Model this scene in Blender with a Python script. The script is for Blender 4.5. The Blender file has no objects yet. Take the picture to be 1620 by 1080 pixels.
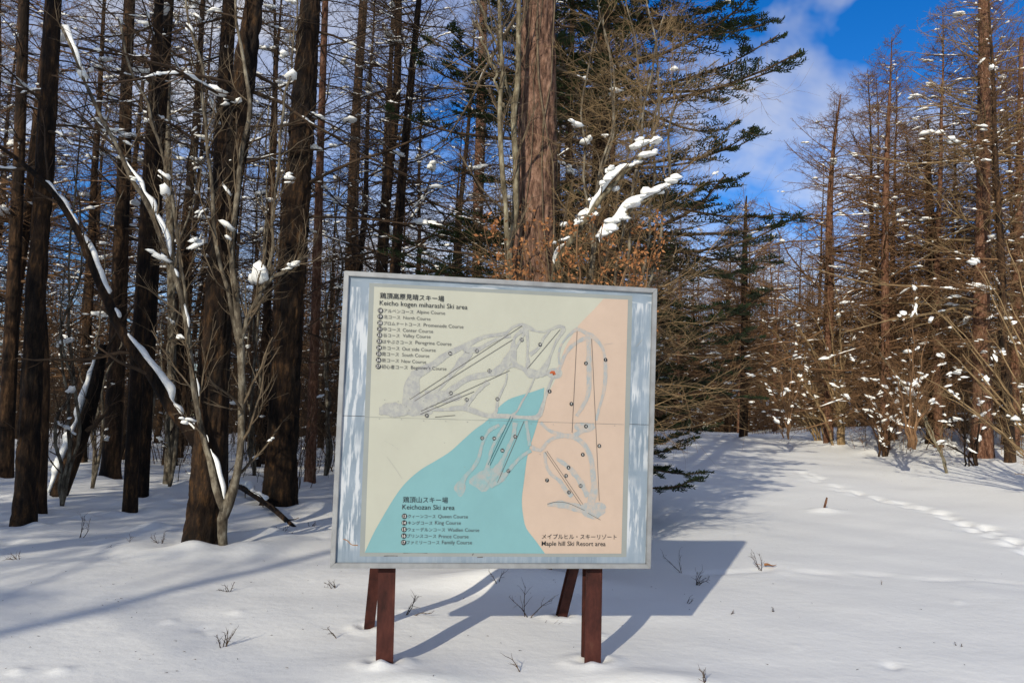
import bpy, bmesh, math, random
import numpy as np
from math import radians, sin, cos, pi
from mathutils import Vector, Matrix
np.seterr(over='ignore')

C = bpy.context.scene.collection
# ---------------------------------------------------------------- camera
SC = bpy.context.scene
FPX, CX, CY = 1296.0, 810.0, 540.0
PITCH, ROLL, EYE = math.atan(128 / FPX), 0.0325, 1.5
FW = np.array([0, cos(PITCH), sin(PITCH)])
RT0 = np.array([1.0, 0, 0]); UP0 = np.cross(RT0, FW)
RT = cos(ROLL) * RT0 + sin(ROLL) * UP0
UP = -sin(ROLL) * RT0 + cos(ROLL) * UP0
CAM = np.array([0, 0, EYE])
cam = bpy.data.cameras.new('camera'); cam.sensor_width = 36; cam.lens = 36 * FPX / 1620
cam.clip_end = 2000; cam.clip_start = 0.05
camo = bpy.data.objects.new('camera', cam); C.objects.link(camo)
camo.matrix_world = Matrix(((RT[0], UP[0], -FW[0], 0), (RT[1], UP[1], -FW[1], 0), (RT[2], UP[2], -FW[2], EYE), (0, 0, 0, 1)))
SC.camera = camo
# ---------------------------------------------------------------- light
SUN_EL, SUN_AZ = radians(20.0), radians(21.0)      # shadows run 21 deg right of straight ahead
SDIR = np.array([sin(SUN_AZ) * cos(SUN_EL), cos(SUN_AZ) * cos(SUN_EL), -sin(SUN_EL)])   # travel direction of light
SH = np.array([sin(SUN_AZ), cos(SUN_AZ)])
sun = bpy.data.lights.new('sun', 'SUN'); sun.energy = 3.6; sun.angle = radians(0.53); sun.color = (1.0, 0.905, 0.75)
suno = bpy.data.objects.new('sun', sun); C.objects.link(suno)
suno.rotation_euler = Vector(SDIR).to_track_quat('-Z', 'Y').to_euler()
w = bpy.data.worlds.new('World'); SC.world = w; w.use_nodes = True
nt = w.node_tree; N = nt.nodes; L = nt.links
bg = N['Background']; bg.inputs['Strength'].default_value = 0.15
sky = N.new('ShaderNodeTexSky'); sky.sky_type = 'NISHITA'; sky.sun_disc = False
sky.sun_elevation = SUN_EL; sky.sun_rotation = pi + SUN_AZ
sky.altitude = 1200; sky.air_density = 1.0; sky.dust_density = 0.3; sky.ozone_density = 3.0
hs = N.new('ShaderNodeHueSaturation'); hs.inputs['Saturation'].default_value = 1.36; hs.inputs['Value'].default_value = 0.78; hs.inputs['Hue'].default_value = 0.512
L.new(sky.outputs[0], hs.inputs['Color'])
tc = N.new('ShaderNodeTexCoord'); mp = N.new('ShaderNodeMapping'); mp.inputs['Scale'].default_value = (2.2, 2.2, 3.6)
mp.inputs['Location'].default_value = (0.35, 0.2, 0.1)
L.new(tc.outputs['Generated'], mp.inputs['Vector'])
no = N.new('ShaderNodeTexNoise'); no.inputs['Scale'].default_value = 1.6; no.inputs['Detail'].default_value = 5; no.inputs['Roughness'].default_value = 0.58
no.inputs['Distortion'].default_value = 0.4
L.new(mp.outputs[0], no.inputs['Vector'])
cr = N.new('ShaderNodeValToRGB'); cr.color_ramp.elements[0].position = 0.41; cr.color_ramp.elements[1].position = 0.68
L.new(no.outputs[0], cr.inputs[0])
mx = N.new('ShaderNodeMix'); mx.data_type = 'RGBA'
mm = N.new('ShaderNodeMath'); mm.operation = 'MULTIPLY'; mm.inputs[1].default_value = 0.72
L.new(cr.outputs[0], mm.inputs[0]); L.new(mm.outputs[0], mx.inputs[0])
L.new(hs.outputs[0], mx.inputs[6]); mx.inputs[7].default_value = (4.9, 4.75, 4.5, 1)
L.new(mx.outputs[2], bg.inputs['Color'])
SC.view_settings.view_transform = 'Standard'; SC.view_settings.look = 'None'
SC.view_settings.gamma = 1; SC.view_settings.use_curve_mapping = False
SC.view_settings.exposure = 0.35
SC.cycles.max_bounces = 6; SC.cycles.diffuse_bounces = 3; SC.cycles.glossy_bounces = 1
SC.cycles.transparent_max_bounces = 4

# ---------------------------------------------------------------- helpers
def hsh(a):
    a = a.astype(np.int64); a = (a ^ (a >> 13)) * 1274126177 & 0x7fffffff
    return ((a ^ (a >> 16)) & 0xffff) / 65535.0
def noise(p, seed=0):
    """value noise of (...,3) points, 0..1"""
    p = np.asarray(p, float); i = np.floor(p).astype(np.int64); f = p - i; f = f * f * (3 - 2 * f)
    out = 0
    for dx in (0, 1):
        for dy in (0, 1):
            for dz in (0, 1):
                h = hsh((i[..., 0] + dx) * 374761393 + (i[..., 1] + dy) * 668265263 + (i[..., 2] + dz) * 2147483647 // 7 + seed * 974634777 + 12345)
                wx = f[..., 0] if dx else 1 - f[..., 0]; wy = f[..., 1] if dy else 1 - f[..., 1]; wz = f[..., 2] if dz else 1 - f[..., 2]
                out = out + h * wx * wy * wz
    return out
def sst(a, b, x):
    t = np.clip((x - a) / (b - a), 0, 1); return t * t * (3 - 2 * t)
def n2(x, y, s, seed=0):
    return noise(np.stack([x / s, y / s, np.zeros_like(x) + seed * 7.3], -1), seed) - .5

class G:
    def __init__(s): s.v = []; s.f = []; s.n = 0
    def add(s, v, f):
        v = np.asarray(v, float).reshape(-1, 3); f = np.asarray(f, np.int64)
        s.v.append(v); s.f.append(f + s.n); s.n += len(v); return s
    def mesh(s, name, mat, smooth=True, origin=None):
        v = np.concatenate(s.v) if s.v else np.zeros((0, 3))
        if origin is not None: v = v - np.asarray(origin, float)
        me = bpy.data.meshes.new(name)
        me.vertices.add(len(v)); me.vertices.foreach_set('co', v.astype(np.float32).ravel())
        tot = np.concatenate([np.full(len(f), f.shape[1]) for f in s.f]) if s.f else np.zeros(0, int)
        idx = np.concatenate([f.ravel() for f in s.f]) if s.f else np.zeros(0, int)
        me.loops.add(len(idx)); me.loops.foreach_set('vertex_index', idx.astype(np.int32))
        me.polygons.add(len(tot)); st = np.concatenate([[0], np.cumsum(tot)[:-1]]) if len(tot) else tot
        me.polygons.foreach_set('loop_start', st.astype(np.int32))
        me.polygons.foreach_set('use_smooth', np.full(len(tot), smooth))
        me.update(calc_edges=True); me.validate()
        if mat: me.materials.append(mat)
        return me
def obj(name, g, mat, parent=None, smooth=True, origin=None):
    if parent is not None and origin is None: origin = parent['_o'] if '_o' in parent else (0, 0, 0)
    me = g.mesh(name, mat, smooth, origin) if isinstance(g, G) else g
    o = bpy.data.objects.new(name, me); C.objects.link(o)
    if parent is not None: o.parent = parent
    return o
def tag(o, label=None, cat=None, group=None, kind=None):
    if label: o['label'] = label
    if cat: o['category'] = cat
    if group: o['group'] = group
    if kind: o['kind'] = kind
    return o
def thing(name, label, cat, loc=(0, 0, 0), group=None):
    o = bpy.data.objects.new(name, None); C.objects.link(o); o.location = [float(c) for c in loc]
    o.empty_display_size = 0.2
    o['_o'] = [float(c) for c in loc]; return tag(o, label, cat, group)
def solo(name, g, mat, label, cat, loc, group=None, smooth=True):
    o = obj(name, g, mat, None, smooth, loc); o.location = [float(c) for c in loc]
    return tag(o, label, cat, group)
def dup(root, loc, rz, sc, label, group=None, tilt=(0, 0)):
    r = root.copy(); C.objects.link(r); r.location = loc; r.rotation_euler = (tilt[0], tilt[1], rz); r.scale = sc
    r['label'] = label
    if group: r['group'] = group
    elif 'group' in r: del r['group']
    for ch in list(root.children):
        c = ch.copy(); C.objects.link(c); c.parent = r
    return r

def unit(v): return v / np.maximum(np.linalg.norm(v, axis=-1, keepdims=True), 1e-9)
def frames(P):
    T = unit(np.gradient(P, axis=1)); m = np.abs(T.mean(1))
    ax = np.eye(3)[np.argmin(m, axis=1)][:, None, :]
    A = unit(np.cross(T, np.broadcast_to(ax, T.shape))); B = np.cross(T, A)
    return T, A, B
def tube(g, P, R, S=3, cap=False):
    """P (n,k,3), R (n,k)"""
    P = np.asarray(P, float); R = np.asarray(R, float)
    if P.ndim == 2: P = P[None]; R = R[None]
    if len(P) == 0: return
    if P.shape[1] == 2 and S == 3:      # finest twigs: three sided spikes
        n = len(P); T = unit(P[:, 1] - P[:, 0]); A = unit(np.cross(T, np.where(np.abs(T[:, 2:3]) < .8, [0, 0, 1.0], [1.0, 0, 0]))); Bq = np.cross(T, A); r_ = R[:, :1] * 1.15
        V = np.stack([P[:, 0] + A * r_, P[:, 0] - A * r_ * .5 + Bq * r_ * .87, P[:, 0] - A * r_ * .5 - Bq * r_ * .87, P[:, 1]], 1); b_ = (np.arange(n) * 4)[:, None, None]
        g.add(V, (b_ + np.array([[0, 1, 3], [1, 2, 3], [2, 0, 3]])).reshape(-1, 3)); return
    T, A, B = frames(P); n, k = R.shape
    a = np.arange(S) * 2 * pi / S
    V = P[:, :, None] + R[:, :, None, None] * (A[:, :, None] * np.cos(a)[None, None, :, None] + B[:, :, None] * np.sin(a)[None, None, :, None])
    base = (np.arange(n) * k * S)[:, None, None]; j = (np.arange(k - 1) * S)[None, :, None]; q = np.arange(S)[None, None, :]; q2 = (q + 1) % S
    F = np.stack([base + j + q, base + j + q2, base + j + S + q2, base + j + S + q], -1).reshape(-1, 4)
    g.add(V, F)
    if cap and S > 3:
        b = np.arange(n) * k * S
        g.f.append((np.stack([b + i for i in range(S)][::-1], -1)) + g.n - n * k * S)
        g.f.append((np.stack([b + (k - 1) * S + i for i in range(S)], -1)) + g.n - n * k * S)
def spawn(rng, P, R, n, t0, t1, lfun, ang, K, rk=0.5, up=0.0, wob=0.15, planar=0.0, rmin=0.0015, angj=0.25, droop=0.0):
    """children of polylines P: returns points, radii, and t of birth"""
    Np, K0, _ = P.shape
    t = t0 + (t1 - t0) * (np.arange(n)[None] + rng.random((Np, n))) / n
    x = t * (K0 - 1); i = np.minimum(x.astype(int), K0 - 2); f = (x - i)[..., None]
    ii = np.arange(Np)[:, None]
    pos = P[ii, i] * (1 - f) + P[ii, i + 1] * f; T = unit(P[ii, i + 1] - P[ii, i])
    rad = R[ii, i] * (1 - f[..., 0]) + R[ii, i + 1] * f[..., 0]
    pos = pos.reshape(-1, 3); T = T.reshape(-1, 3); rad = rad.reshape(-1); t = t.reshape(-1)
    plen = np.repeat(np.linalg.norm(np.diff(P, axis=1), axis=2).sum(1), n)
    rv = unit(rng.normal(size=T.shape)); side = unit(np.cross(T, rv))
    hz = unit(np.cross(T, np.array([0, 0, 1.0]))); sg = np.where(rng.random(len(T)) < .5, -1, 1)[:, None]
    side = unit(side * (1 - planar) + hz * sg * planar)
    a = ang + rng.normal(size=len(T)) * angj
    D = unit(T * np.cos(a)[:, None] + side * np.sin(a)[:, None])
    Ln = lfun(t, plen, rng.random(len(T)))
    st = (Ln / (K - 1))[:, None]; pts = [pos]; d = D
    for k in range(K - 1):
        d = unit(d + rng.normal(size=d.shape) * wob + np.array([0, 0, up]) - np.array([0, 0, droop * (k + 1)]))
        pts.append(pts[-1] + d * st)
    Q = np.stack(pts, 1); r0 = np.maximum(rad * rk, rmin)
    RR = r0[:, None] * np.linspace(1, 0.35, K)[None]
    return Q, RR, t
ICO = None
def ico(sub=1):
    global ICO
    if ICO is None:
        ICO = {}
        for k in (1, 2, 3):
            bm = bmesh.new(); bmesh.ops.create_icosphere(bm, subdivisions=k, radius=1)
            ICO[k] = (np.array([v.co[:] for v in bm.verts]), np.array([[v.index for v in f.verts] for f in bm.faces])); bm.free()
    return ICO[sub]
def blobs(g, rng, pos, tan, size, flat=0.5, elong=1.8, sub=1, clump=True):
    n = len(pos)
    if n == 0: return
    if clump:       # every load is a few lumps run together
        k = 3; o = rng.normal(size=(n, k, 3)) * size[:, None, None] * np.array([.55, .55, .12]) + tan[:, None] * (rng.normal(size=(n, k, 1)) * size[:, None, None] * .8); o[:, 0] = 0
        pos = (pos[:, None] + o).reshape(-1, 3); tan = np.repeat(unit(tan + rng.normal(size=tan.shape) * .2), k, 0); size = (size[:, None] * np.array([.95, .62, .45]) * (.8 + .4 * rng.random((n, k)))).ravel(); n *= k; elong = 1 + (elong - 1) * .5
    V, F = ico(sub)
    X = unit(tan * np.array([1, 1, .3]) + 1e-6); Y = unit(np.cross(np.array([0, 0, 1.0]), X)); Z = np.cross(X, Y)
    W = np.broadcast_to(V, (n,) + V.shape).copy()
    W *= 1 + 1.15 * (noise(W * 1.7 + rng.random((n, 1, 3)) * 50) - .5)[..., None]
    W *= 1 + 0.5 * (noise(W * 3.6 + rng.random((n, 1, 3)) * 50) - .5)[..., None]
    W[..., 2] = np.where(W[..., 2] < -.1, -.1 + (W[..., 2] + .1) * .35, W[..., 2])
    e = (elong * (0.7 + .6 * rng.random(n)))[:, None]; fl = (flat * (0.7 + .6 * rng.random(n)))[:, None]; s = size[:, None]
    W = W[..., 0:1] * X[:, None] * (s * e)[..., None] + W[..., 1:2] * Y[:, None] * s[..., None] + W[..., 2:3] * Z[:, None] * (s * fl)[..., None]
    W += pos[:, None]
    F2 = (F[None] + (np.arange(n) * len(V))[:, None, None]).reshape(-1, 3)
    g.add(W, F2)
def cat(P, m):
    """Catmull-Rom resample polyline (any dim) to m points, even in parameter"""
    P = np.asarray(P, float); n = len(P)
    if n < 3:
        t = np.linspace(0, 1, m)[:, None]; return P[0] * (1 - t) + P[-1] * t
    d = np.concatenate([[0], np.cumsum(np.linalg.norm(np.diff(P[:, :min(3, P.shape[1])], axis=0), axis=1))])
    E = np.vstack([2 * P[0] - P[1], P, 2 * P[-1] - P[-2]])
    x = np.interp(np.linspace(0, d[-1], m), d, np.arange(n)); i = np.minimum(x.astype(int), n - 2); t = (x - i)[:, None]
    a, b, c, e = E[i], E[i + 1], E[i + 2], E[i + 3]
    return .5 * ((2 * b) + (-a + c) * t + (2 * a - 5 * b + 4 * c - e) * t ** 2 + (-a + 3 * b - 3 * c + e) * t ** 3)
def snowcap(g, rng, P, R, th=1.0, gaps=0.25, S=8):
    """lumpy snow lying on the upper side of a limb"""
    m = max(8, int(np.linalg.norm(np.diff(P, axis=0), axis=1).sum() / .04)); q = cat(np.c_[P, R], m); P, R = q[:, :3], q[:, 3]
    s = np.arange(m) * .04
    k = noise(np.stack([s * 2.2, s * 0, s * 0 + rng.random() * 90], -1)) * .62 + noise(np.stack([s * 7, s * 0, s * 0 + rng.random() * 90], -1)) * .38
    h = np.clip((k - gaps) / (.8 - gaps), 0, 1.3) ** .8 * th; h[0] = h[-1] = 0
    wv = .75 + .6 * noise(np.stack([s * 6, s * 0, s * 0 + rng.random() * 90], -1))
    T = unit(np.gradient(P, axis=0)); A = unit(np.cross(T, [0, 0, 1.0])); U = np.cross(A, T)
    a = np.arange(S) * 2 * pi / S
    rw = ((R * .72 * np.clip(h * 2.5, 0, 1) + h * .009) * wv)[:, None]; rh = (h * .036 + R * .1)[:, None]
    c = P + U * (R * .75)[:, None] + U * (h * .03)[:, None]
    V = c[:, None] + A[:, None] * (rw * np.cos(a))[..., None] + U[:, None] * (rh * np.where(np.sin(a) < 0, np.sin(a) * .5, np.sin(a)))[..., None]
    V = V * 1.0
    q = np.arange(S); q2 = (q + 1) % S; j = (np.arange(m - 1) * S)[:, None]
    keep = (h[:-1] + h[1:]) > 1e-3
    F = np.stack([j + q, j + q2, j + S + q2, j + S + q], -1)[keep].reshape(-1, 4)
    g.add(V, F)

# ---------------------------------------------------------------- pixel <-> place
def ray(px, py): return FW + RT * (px - CX) / FPX - UP * (py - CY) / FPX
def atY(px, py, Y):
    d = ray(px, py); return CAM + d * (Y / d[1])
def proj(P):
    d = np.asarray(P, float) - CAM; z = d @ FW; return np.array([CX + FPX * (d @ RT) / z, CY - FPX * (d @ UP) / z])

# ---------------------------------------------------------------- ground
FOOT = []
def base_z(x, y):
    x = np.asarray(x, float); y = np.asarray(y, float)
    side = sst(-5, 4, x)
    z = 1.32 * sst(9, 36, y) * side
    z = z + 0.5 * sst(0, 5, x - (4.2 + .2 * y)) * sst(9, 18, y)
    z = z - 0.9 * sst(55, 120, y)
    far = sst(6, 20, np.hypot(x, y))
    z = z + n2(x, y, 7.0, 1) * .16 * far + n2(x, y, 2.3, 2) * (.05 + .06 * sst(9, 14, y)) + n2(x, y, .8, 3) * .03 + n2(x, y, .27, 4) * .007
    return z
def bump(x, y, cx, cy, rx, ry, h, a=0):
    dx, dy = x - cx, y - cy; u = dx * cos(a) + dy * sin(a); v = -dx * sin(a) + dy * cos(a)
    return h * np.exp(-(u / rx) ** 2 - (v / ry) ** 2)
WELLS = []
def gz(x, y):
    x = np.asarray(x, float); y = np.asarray(y, float); z = base_z(x, y)
    for (cx, cy, rx, ry, h, a) in MOUNDS:
        z = z + bump(x, y, cx, cy, rx, ry, h, a)
    return z
MOUNDS = [(-0.70, 5.05, .5, .35, .045, 0), (.70, 5.3, .6, .5, .03, 0), (-.45, 4.75, .35, .22, .05, .2), (.95, 4.9, .5, .25, .05, 0), (-1.3, 4.3, .8, .5, .04, .3), (.2, 4.0, 1.2, .4, .05, 0), (.12, 7.75, .75, .35, .15, .1)]
def gnd(px, py):
    d = ray(px, py); lo, hi = 1.0, 300.0
    for k in range(4):
        t = np.exp(np.linspace(math.log(lo), math.log(hi), 260 if k == 0 else 24)); p = CAM + d * t[:, None]
        i = int(np.argmax(p[:, 2] < gz(p[:, 0], p[:, 1])))
        if i == 0: return p[-1] if k == 0 else p[0]
        lo, hi = t[i - 1], t[i]
    return CAM + d * hi

# ---------------------------------------------------------------- materials
def mat(name, col, rough=0.8, spec=0.3):
    m = bpy.data.materials.new(name); m.use_nodes = True; b = m.node_tree.nodes['Principled BSDF']
    b.inputs['Base Color'].default_value = (*col, 1); b.inputs['Roughness'].default_value = rough
    b.inputs['Specular IOR Level'].default_value = spec
    return m, m.node_tree, b
def noisy(name, stops, scale=(8, 8, 1.5), detail=6, rough=.85, bump=.4, bscale=None, rand=True, spec=.2, dist=.02, patch=False):
    m, t, b = mat(name, stops[0][1], rough, spec); N, L = t.nodes, t.links
    tc = N.new('ShaderNodeTexCoord'); mp = N.new('ShaderNodeMapping'); mp.inputs['Scale'].default_value = scale
    L.new(tc.outputs['Object'], mp.inputs['Vector'])
    if rand:
        oi = N.new('ShaderNodeObjectInfo'); v = N.new('ShaderNodeVectorMath'); v.operation = 'SCALE'; v.inputs[0].default_value = (37, 53, 71)
        L.new(oi.outputs['Random'], v.inputs['Scale']); L.new(v.outputs[0], mp.inputs['Location'])
    no = N.new('ShaderNodeTexNoise'); no.inputs['Scale'].default_value = 1; no.inputs['Detail'].default_value = detail; no.inputs['Roughness'].default_value = .65
    L.new(mp.outputs[0], no.inputs['Vector'])
    cr = N.new('ShaderNodeValToRGB'); e = cr.color_ramp.elements
    while len(e) < len(stops): e.new(.5)
    for k, (p, c) in enumerate(stops): e[k].position = p; e[k].color = (*c, 1)
    L.new(no.outputs[0], cr.inputs[0]); L.new(cr.outputs[0], b.inputs['Base Color'])
    if patch:
        m2 = N.new('ShaderNodeMapping'); m2.inputs['Scale'].default_value = (5, 5, 1.1); L.new(tc.outputs['Object'], m2.inputs['Vector']); L.new(v.outputs[0], m2.inputs['Location'])
        n2_ = N.new('ShaderNodeTexNoise'); n2_.inputs['Scale'].default_value = 1; n2_.inputs['Detail'].default_value = 5; L.new(m2.outputs[0], n2_.inputs['Vector'])
        r2 = N.new('ShaderNodeValToRGB'); r2.color_ramp.elements[0].position = .40; r2.color_ramp.elements[0].color = (.30, .30, .32, 1); r2.color_ramp.elements[1].position = .60; r2.color_ramp.elements[1].color = (1.35, 1.2, 1.0, 1)
        mx = N.new('ShaderNodeMix'); mx.data_type = 'RGBA'; mx.blend_type = 'MULTIPLY'; mx.inputs[0].default_value = 1; L.new(n2_.outputs[0], r2.inputs[0]); L.new(cr.outputs[0], mx.inputs[6]); L.new(r2.outputs[0], mx.inputs[7]); L.new(mx.outputs[2], b.inputs['Base Color'])
    if bump:
        bp = N.new('ShaderNodeBump'); bp.inputs['Strength'].default_value = bump; bp.inputs['Distance'].default_value = dist
        L.new(no.outputs[0], bp.inputs['Height']); L.new(bp.outputs[0], b.inputs['Normal'])
    return m
M = {}
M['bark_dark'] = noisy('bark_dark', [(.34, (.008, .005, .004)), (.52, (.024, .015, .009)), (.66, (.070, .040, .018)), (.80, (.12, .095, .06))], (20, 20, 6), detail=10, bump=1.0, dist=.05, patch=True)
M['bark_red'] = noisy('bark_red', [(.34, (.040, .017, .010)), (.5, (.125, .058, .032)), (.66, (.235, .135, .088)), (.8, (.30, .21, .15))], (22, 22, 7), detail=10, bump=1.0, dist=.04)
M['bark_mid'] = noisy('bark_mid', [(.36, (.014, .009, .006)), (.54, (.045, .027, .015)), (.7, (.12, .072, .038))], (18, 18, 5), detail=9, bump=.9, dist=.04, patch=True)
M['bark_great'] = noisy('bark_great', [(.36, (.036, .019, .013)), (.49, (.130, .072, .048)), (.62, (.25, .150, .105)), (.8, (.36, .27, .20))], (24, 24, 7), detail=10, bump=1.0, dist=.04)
M['bark_grey'] = noisy('bark_grey', [(.36, (.035, .027, .018)), (.5, (.095, .078, .055)), (.66, (.24, .215, .16))], (14, 14, 6), bump=.5)
M['bark_pale'] = noisy('bark_pale', [(.36, (.05, .04, .022)), (.52, (.15, .125, .080)), (.68, (.28, .26, .18))], (20, 20, 8), bump=.4)
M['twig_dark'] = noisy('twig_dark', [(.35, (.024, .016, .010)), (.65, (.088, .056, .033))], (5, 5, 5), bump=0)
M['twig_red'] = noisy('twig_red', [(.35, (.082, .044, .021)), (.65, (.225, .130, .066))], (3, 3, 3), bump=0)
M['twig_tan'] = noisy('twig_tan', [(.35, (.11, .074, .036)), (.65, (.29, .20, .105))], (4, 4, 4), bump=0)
M['twig_grey'] = noisy('twig_grey', [(.35, (.05, .036, .022)), (.65, (.17, .13, .085))], (5, 5, 5), bump=0)
M['needles'] = noisy('needles', [(.35, (.012, .024, .010)), (.65, (.045, .068, .024))], (6, 6, 6), bump=0)
M['leaf_brown'] = noisy('leaf_brown', [(.35, (.14, .05, .018)), (.65, (.42, .20, .08))], (9, 9, 9), bump=0)
M['rust'] = noisy('rust_steel', [(.32, (.016, .005, .004)), (.5, (.042, .012, .009)), (.62, (.060, .018, .013)), (.78, (.085, .040, .026))], (14, 14, 5), rough=.75, bump=.25, rand=False)
# snow
m, t, b = mat('snow', (.87, .88, .845), .55, .25); M['snow'] = m
N_, L_ = t.nodes, t.links
tc = N_.new('ShaderNodeTexCoord')
h = None
bp = N_.new('ShaderNodeBump'); bp.inputs['Strength'].default_value = .35; bp.inputs['Distance'].default_value = .02
a1 = N_.new('ShaderNodeTexNoise'); a1.inputs['Scale'].default_value = 9; a1.inputs['Detail'].default_value = 8; a1.inputs['Roughness'].default_value = .6
L_.new(tc.outputs['Object'], a1.inputs['Vector']); L_.new(a1.outputs[0], bp.inputs['Height'])
a2 = N_.new('ShaderNodeTexNoise'); a2.inputs['Scale'].default_value = 220; a2.inputs['Detail'].default_value = 2
bp2 = N_.new('ShaderNodeBump'); bp2.inputs['Strength'].default_value = .25; bp2.inputs['Distance'].default_value = .003
L_.new(tc.outputs['Object'], a2.inputs['Vector']); L_.new(a2.outputs[0], bp2.inputs['Height']); L_.new(bp.outputs[0], bp2.inputs['Normal']); L_.new(bp2.outputs[0], b.inputs['Normal'])

# ---------------------------------------------------------------- snow ground sheet
def build_ground():
    af = np.linspace(-43, 43, 410); ab = np.linspace(43, 317, 60)[1:-1]
    A = np.radians(np.concatenate([af, ab])); r = np.concatenate([[.25, .8, 1.4, 2.0], 2.4 * np.exp(np.arange(0, 1) * 0), 2.4 * np.exp(np.linspace(.008, 2.75, 310)), 2.4 * np.exp(np.linspace(2.8, 5.3, 50))])
    RR, AA = np.meshgrid(r, A, indexing='ij'); X = RR * np.sin(AA); Y = RR * np.cos(AA); Z = gz(X, Y)
    # animal and snowshoe tracks
    rng = np.random.default_rng(5)
    def prints(pts, n, rx, ry, dep, jit):
        nonlocal Z
        W = np.array([gnd(*p)[:2] for p in pts]); q = cat(W, n)
        T = unit(np.gradient(q, axis=0)); Nn = np.stack([-T[:, 1], T[:, 0]], 1)
        for k in range(n):
            if rng.random() < .12: continue
            c = q[k] + Nn[k] * (jit * (1 if k % 2 else -1) * (.6 + .8 * rng.random())) + T[k] * rng.normal() * .05
            a = math.atan2(T[k][1], T[k][0]) + rng.normal() * .15
            msk = np.hypot(X - c[0], Y - c[1]) < 1.2
            x, y = X[msk], Y[msk]; s = .55 + .75 * rng.random()
            Z[msk] += bump(x, y, c[0], c[1], rx * s, ry, -dep * s, a) + bump(x, y, c[0] + T[k][0] * rx * 1.3, c[1] + T[k][1] * rx * 1.3, rx * .8, ry * 1.4, dep * .38, a)
    prints([(1660, 880), (1600, 858), (1520, 822), (1440, 800), (1370, 785), (1310, 766), (1275, 748)], 30, .19, .11, .085, .10)
    prints([(1120, 905), (1250, 903), (1400, 911), (1540, 919), (1680, 925)], 7, .30, .09, .022, .03)
    # little hollows melted round the posts and trunks, lumps fallen from the branches
    for (cx, cy, rr, dep) in WELLS:
        msk = np.hypot(X - cx, Y - cy) < rr * 5
        x, y = X[msk], Y[msk]; d = np.hypot(x - cx, y - cy)
        Z[msk] += -dep * np.exp(-(d / rr) ** 2) + dep * .55 * np.exp(-((d - rr * 2.0) / (rr * .8)) ** 2)
    for (cx, cy, rr, dep) in WELLS:      # snow banked unevenly round trunks and posts
        for q_ in range(4):
            a_ = rng.random() * 6.28 if q_ else -1.6; d_ = rr * rng.uniform(.75, 1.5); bx, by = cx + cos(a_) * d_, cy + sin(a_) * d_; sc_ = rr * rng.uniform(.45, .9)
            msk = np.hypot(X - bx, Y - by) < sc_ * 4; Z[msk] += bump(X[msk], Y[msk], bx, by, sc_, sc_ * .8, rng.uniform(.25, .6) * min(sc_, .16), a_)
    for k in range(90):
        if k < 40: px, py = rng.uniform(-100, 1700), 690 + 380 * rng.random() ** 1.2
        else: px, py = rng.uniform(-60, 520), rng.uniform(700, 860)
        c = gnd(px, py); s = rng.uniform(.02, .05) * (1 + 2.5 * (k > 40) * rng.random())
        msk = np.hypot(X - c[0], Y - c[1]) < s * 6
        Z[msk] += bump(X[msk], Y[msk], c[0], c[1], s * 1.6, s * 1.2, s * .55 * (1 if rng.random() < .7 else -1), rng.random() * 3)
    n, m_ = RR.shape; i = np.arange(n - 1)[:, None] * m_; j = np.arange(m_)[None]; j2 = (j + 1) % m_
    F = np.stack([i + j, i + j2, i + m_ + j2, i + m_ + j], -1).reshape(-1, 4)
    g = G().add(np.stack([X, Y, Z], -1), F)
    F = None
    g.add([[0, 0, float(gz(0., 0.))]], np.zeros((0, 3), int))
    c0 = g.n - 1; g.f.append(np.stack([np.full(m_, c0), (np.arange(m_) + 1) % m_, np.arange(m_)], -1))
    o = obj('snow_ground', g, M['snow']); tag(o, 'deep soft snow cover with low drifts and a trail of prints', None, None, 'structure')
    if o.data.polygons[1000].normal.z < 0: o.data.flip_normals()

# ================================================================ THE SIGN
BO = np.array([-5.66395530e-02, 5.03992306, 0.623247633]); BA, BB, BC = 1.55171396e-01, 3.47121692e-02, -2.92778988e-03
BW, BH = 1.95, 1.74942168
def Rm(a, b, c):
    return np.array(Matrix.Rotation(a, 3, 'Z') @ Matrix.Rotation(b, 3, 'X') @ Matrix.Rotation(c, 3, 'Y'))
BM = Rm(BA, BB, BC)
def B(u, v, w=0.0): return BO + BM @ np.array([u, w, v])
BN = BM @ np.array([0, 1.0, 0])
PANEL_W = 0.022
def bd(px, py, w=PANEL_W):
    d = ray(px, py); o = B(0, 0, w); t = ((o - CAM) @ BN) / (d @ BN); p = CAM + d * t - BO; q = BM.T @ p
    return q[0], q[2]
def bbox(g, u0, u1, v0, v1, w0, w1):
    V = [B(u, v, w_) for w_ in (w0, w1) for (u, v) in ((u0, v0), (u1, v0), (u1, v1), (u0, v1))]
    g.add(V, [[0, 1, 2, 3], [7, 6, 5, 4], [0, 4, 5, 1], [1, 5, 6, 2], [2, 6, 7, 3], [3, 7, 4, 0]])

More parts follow.
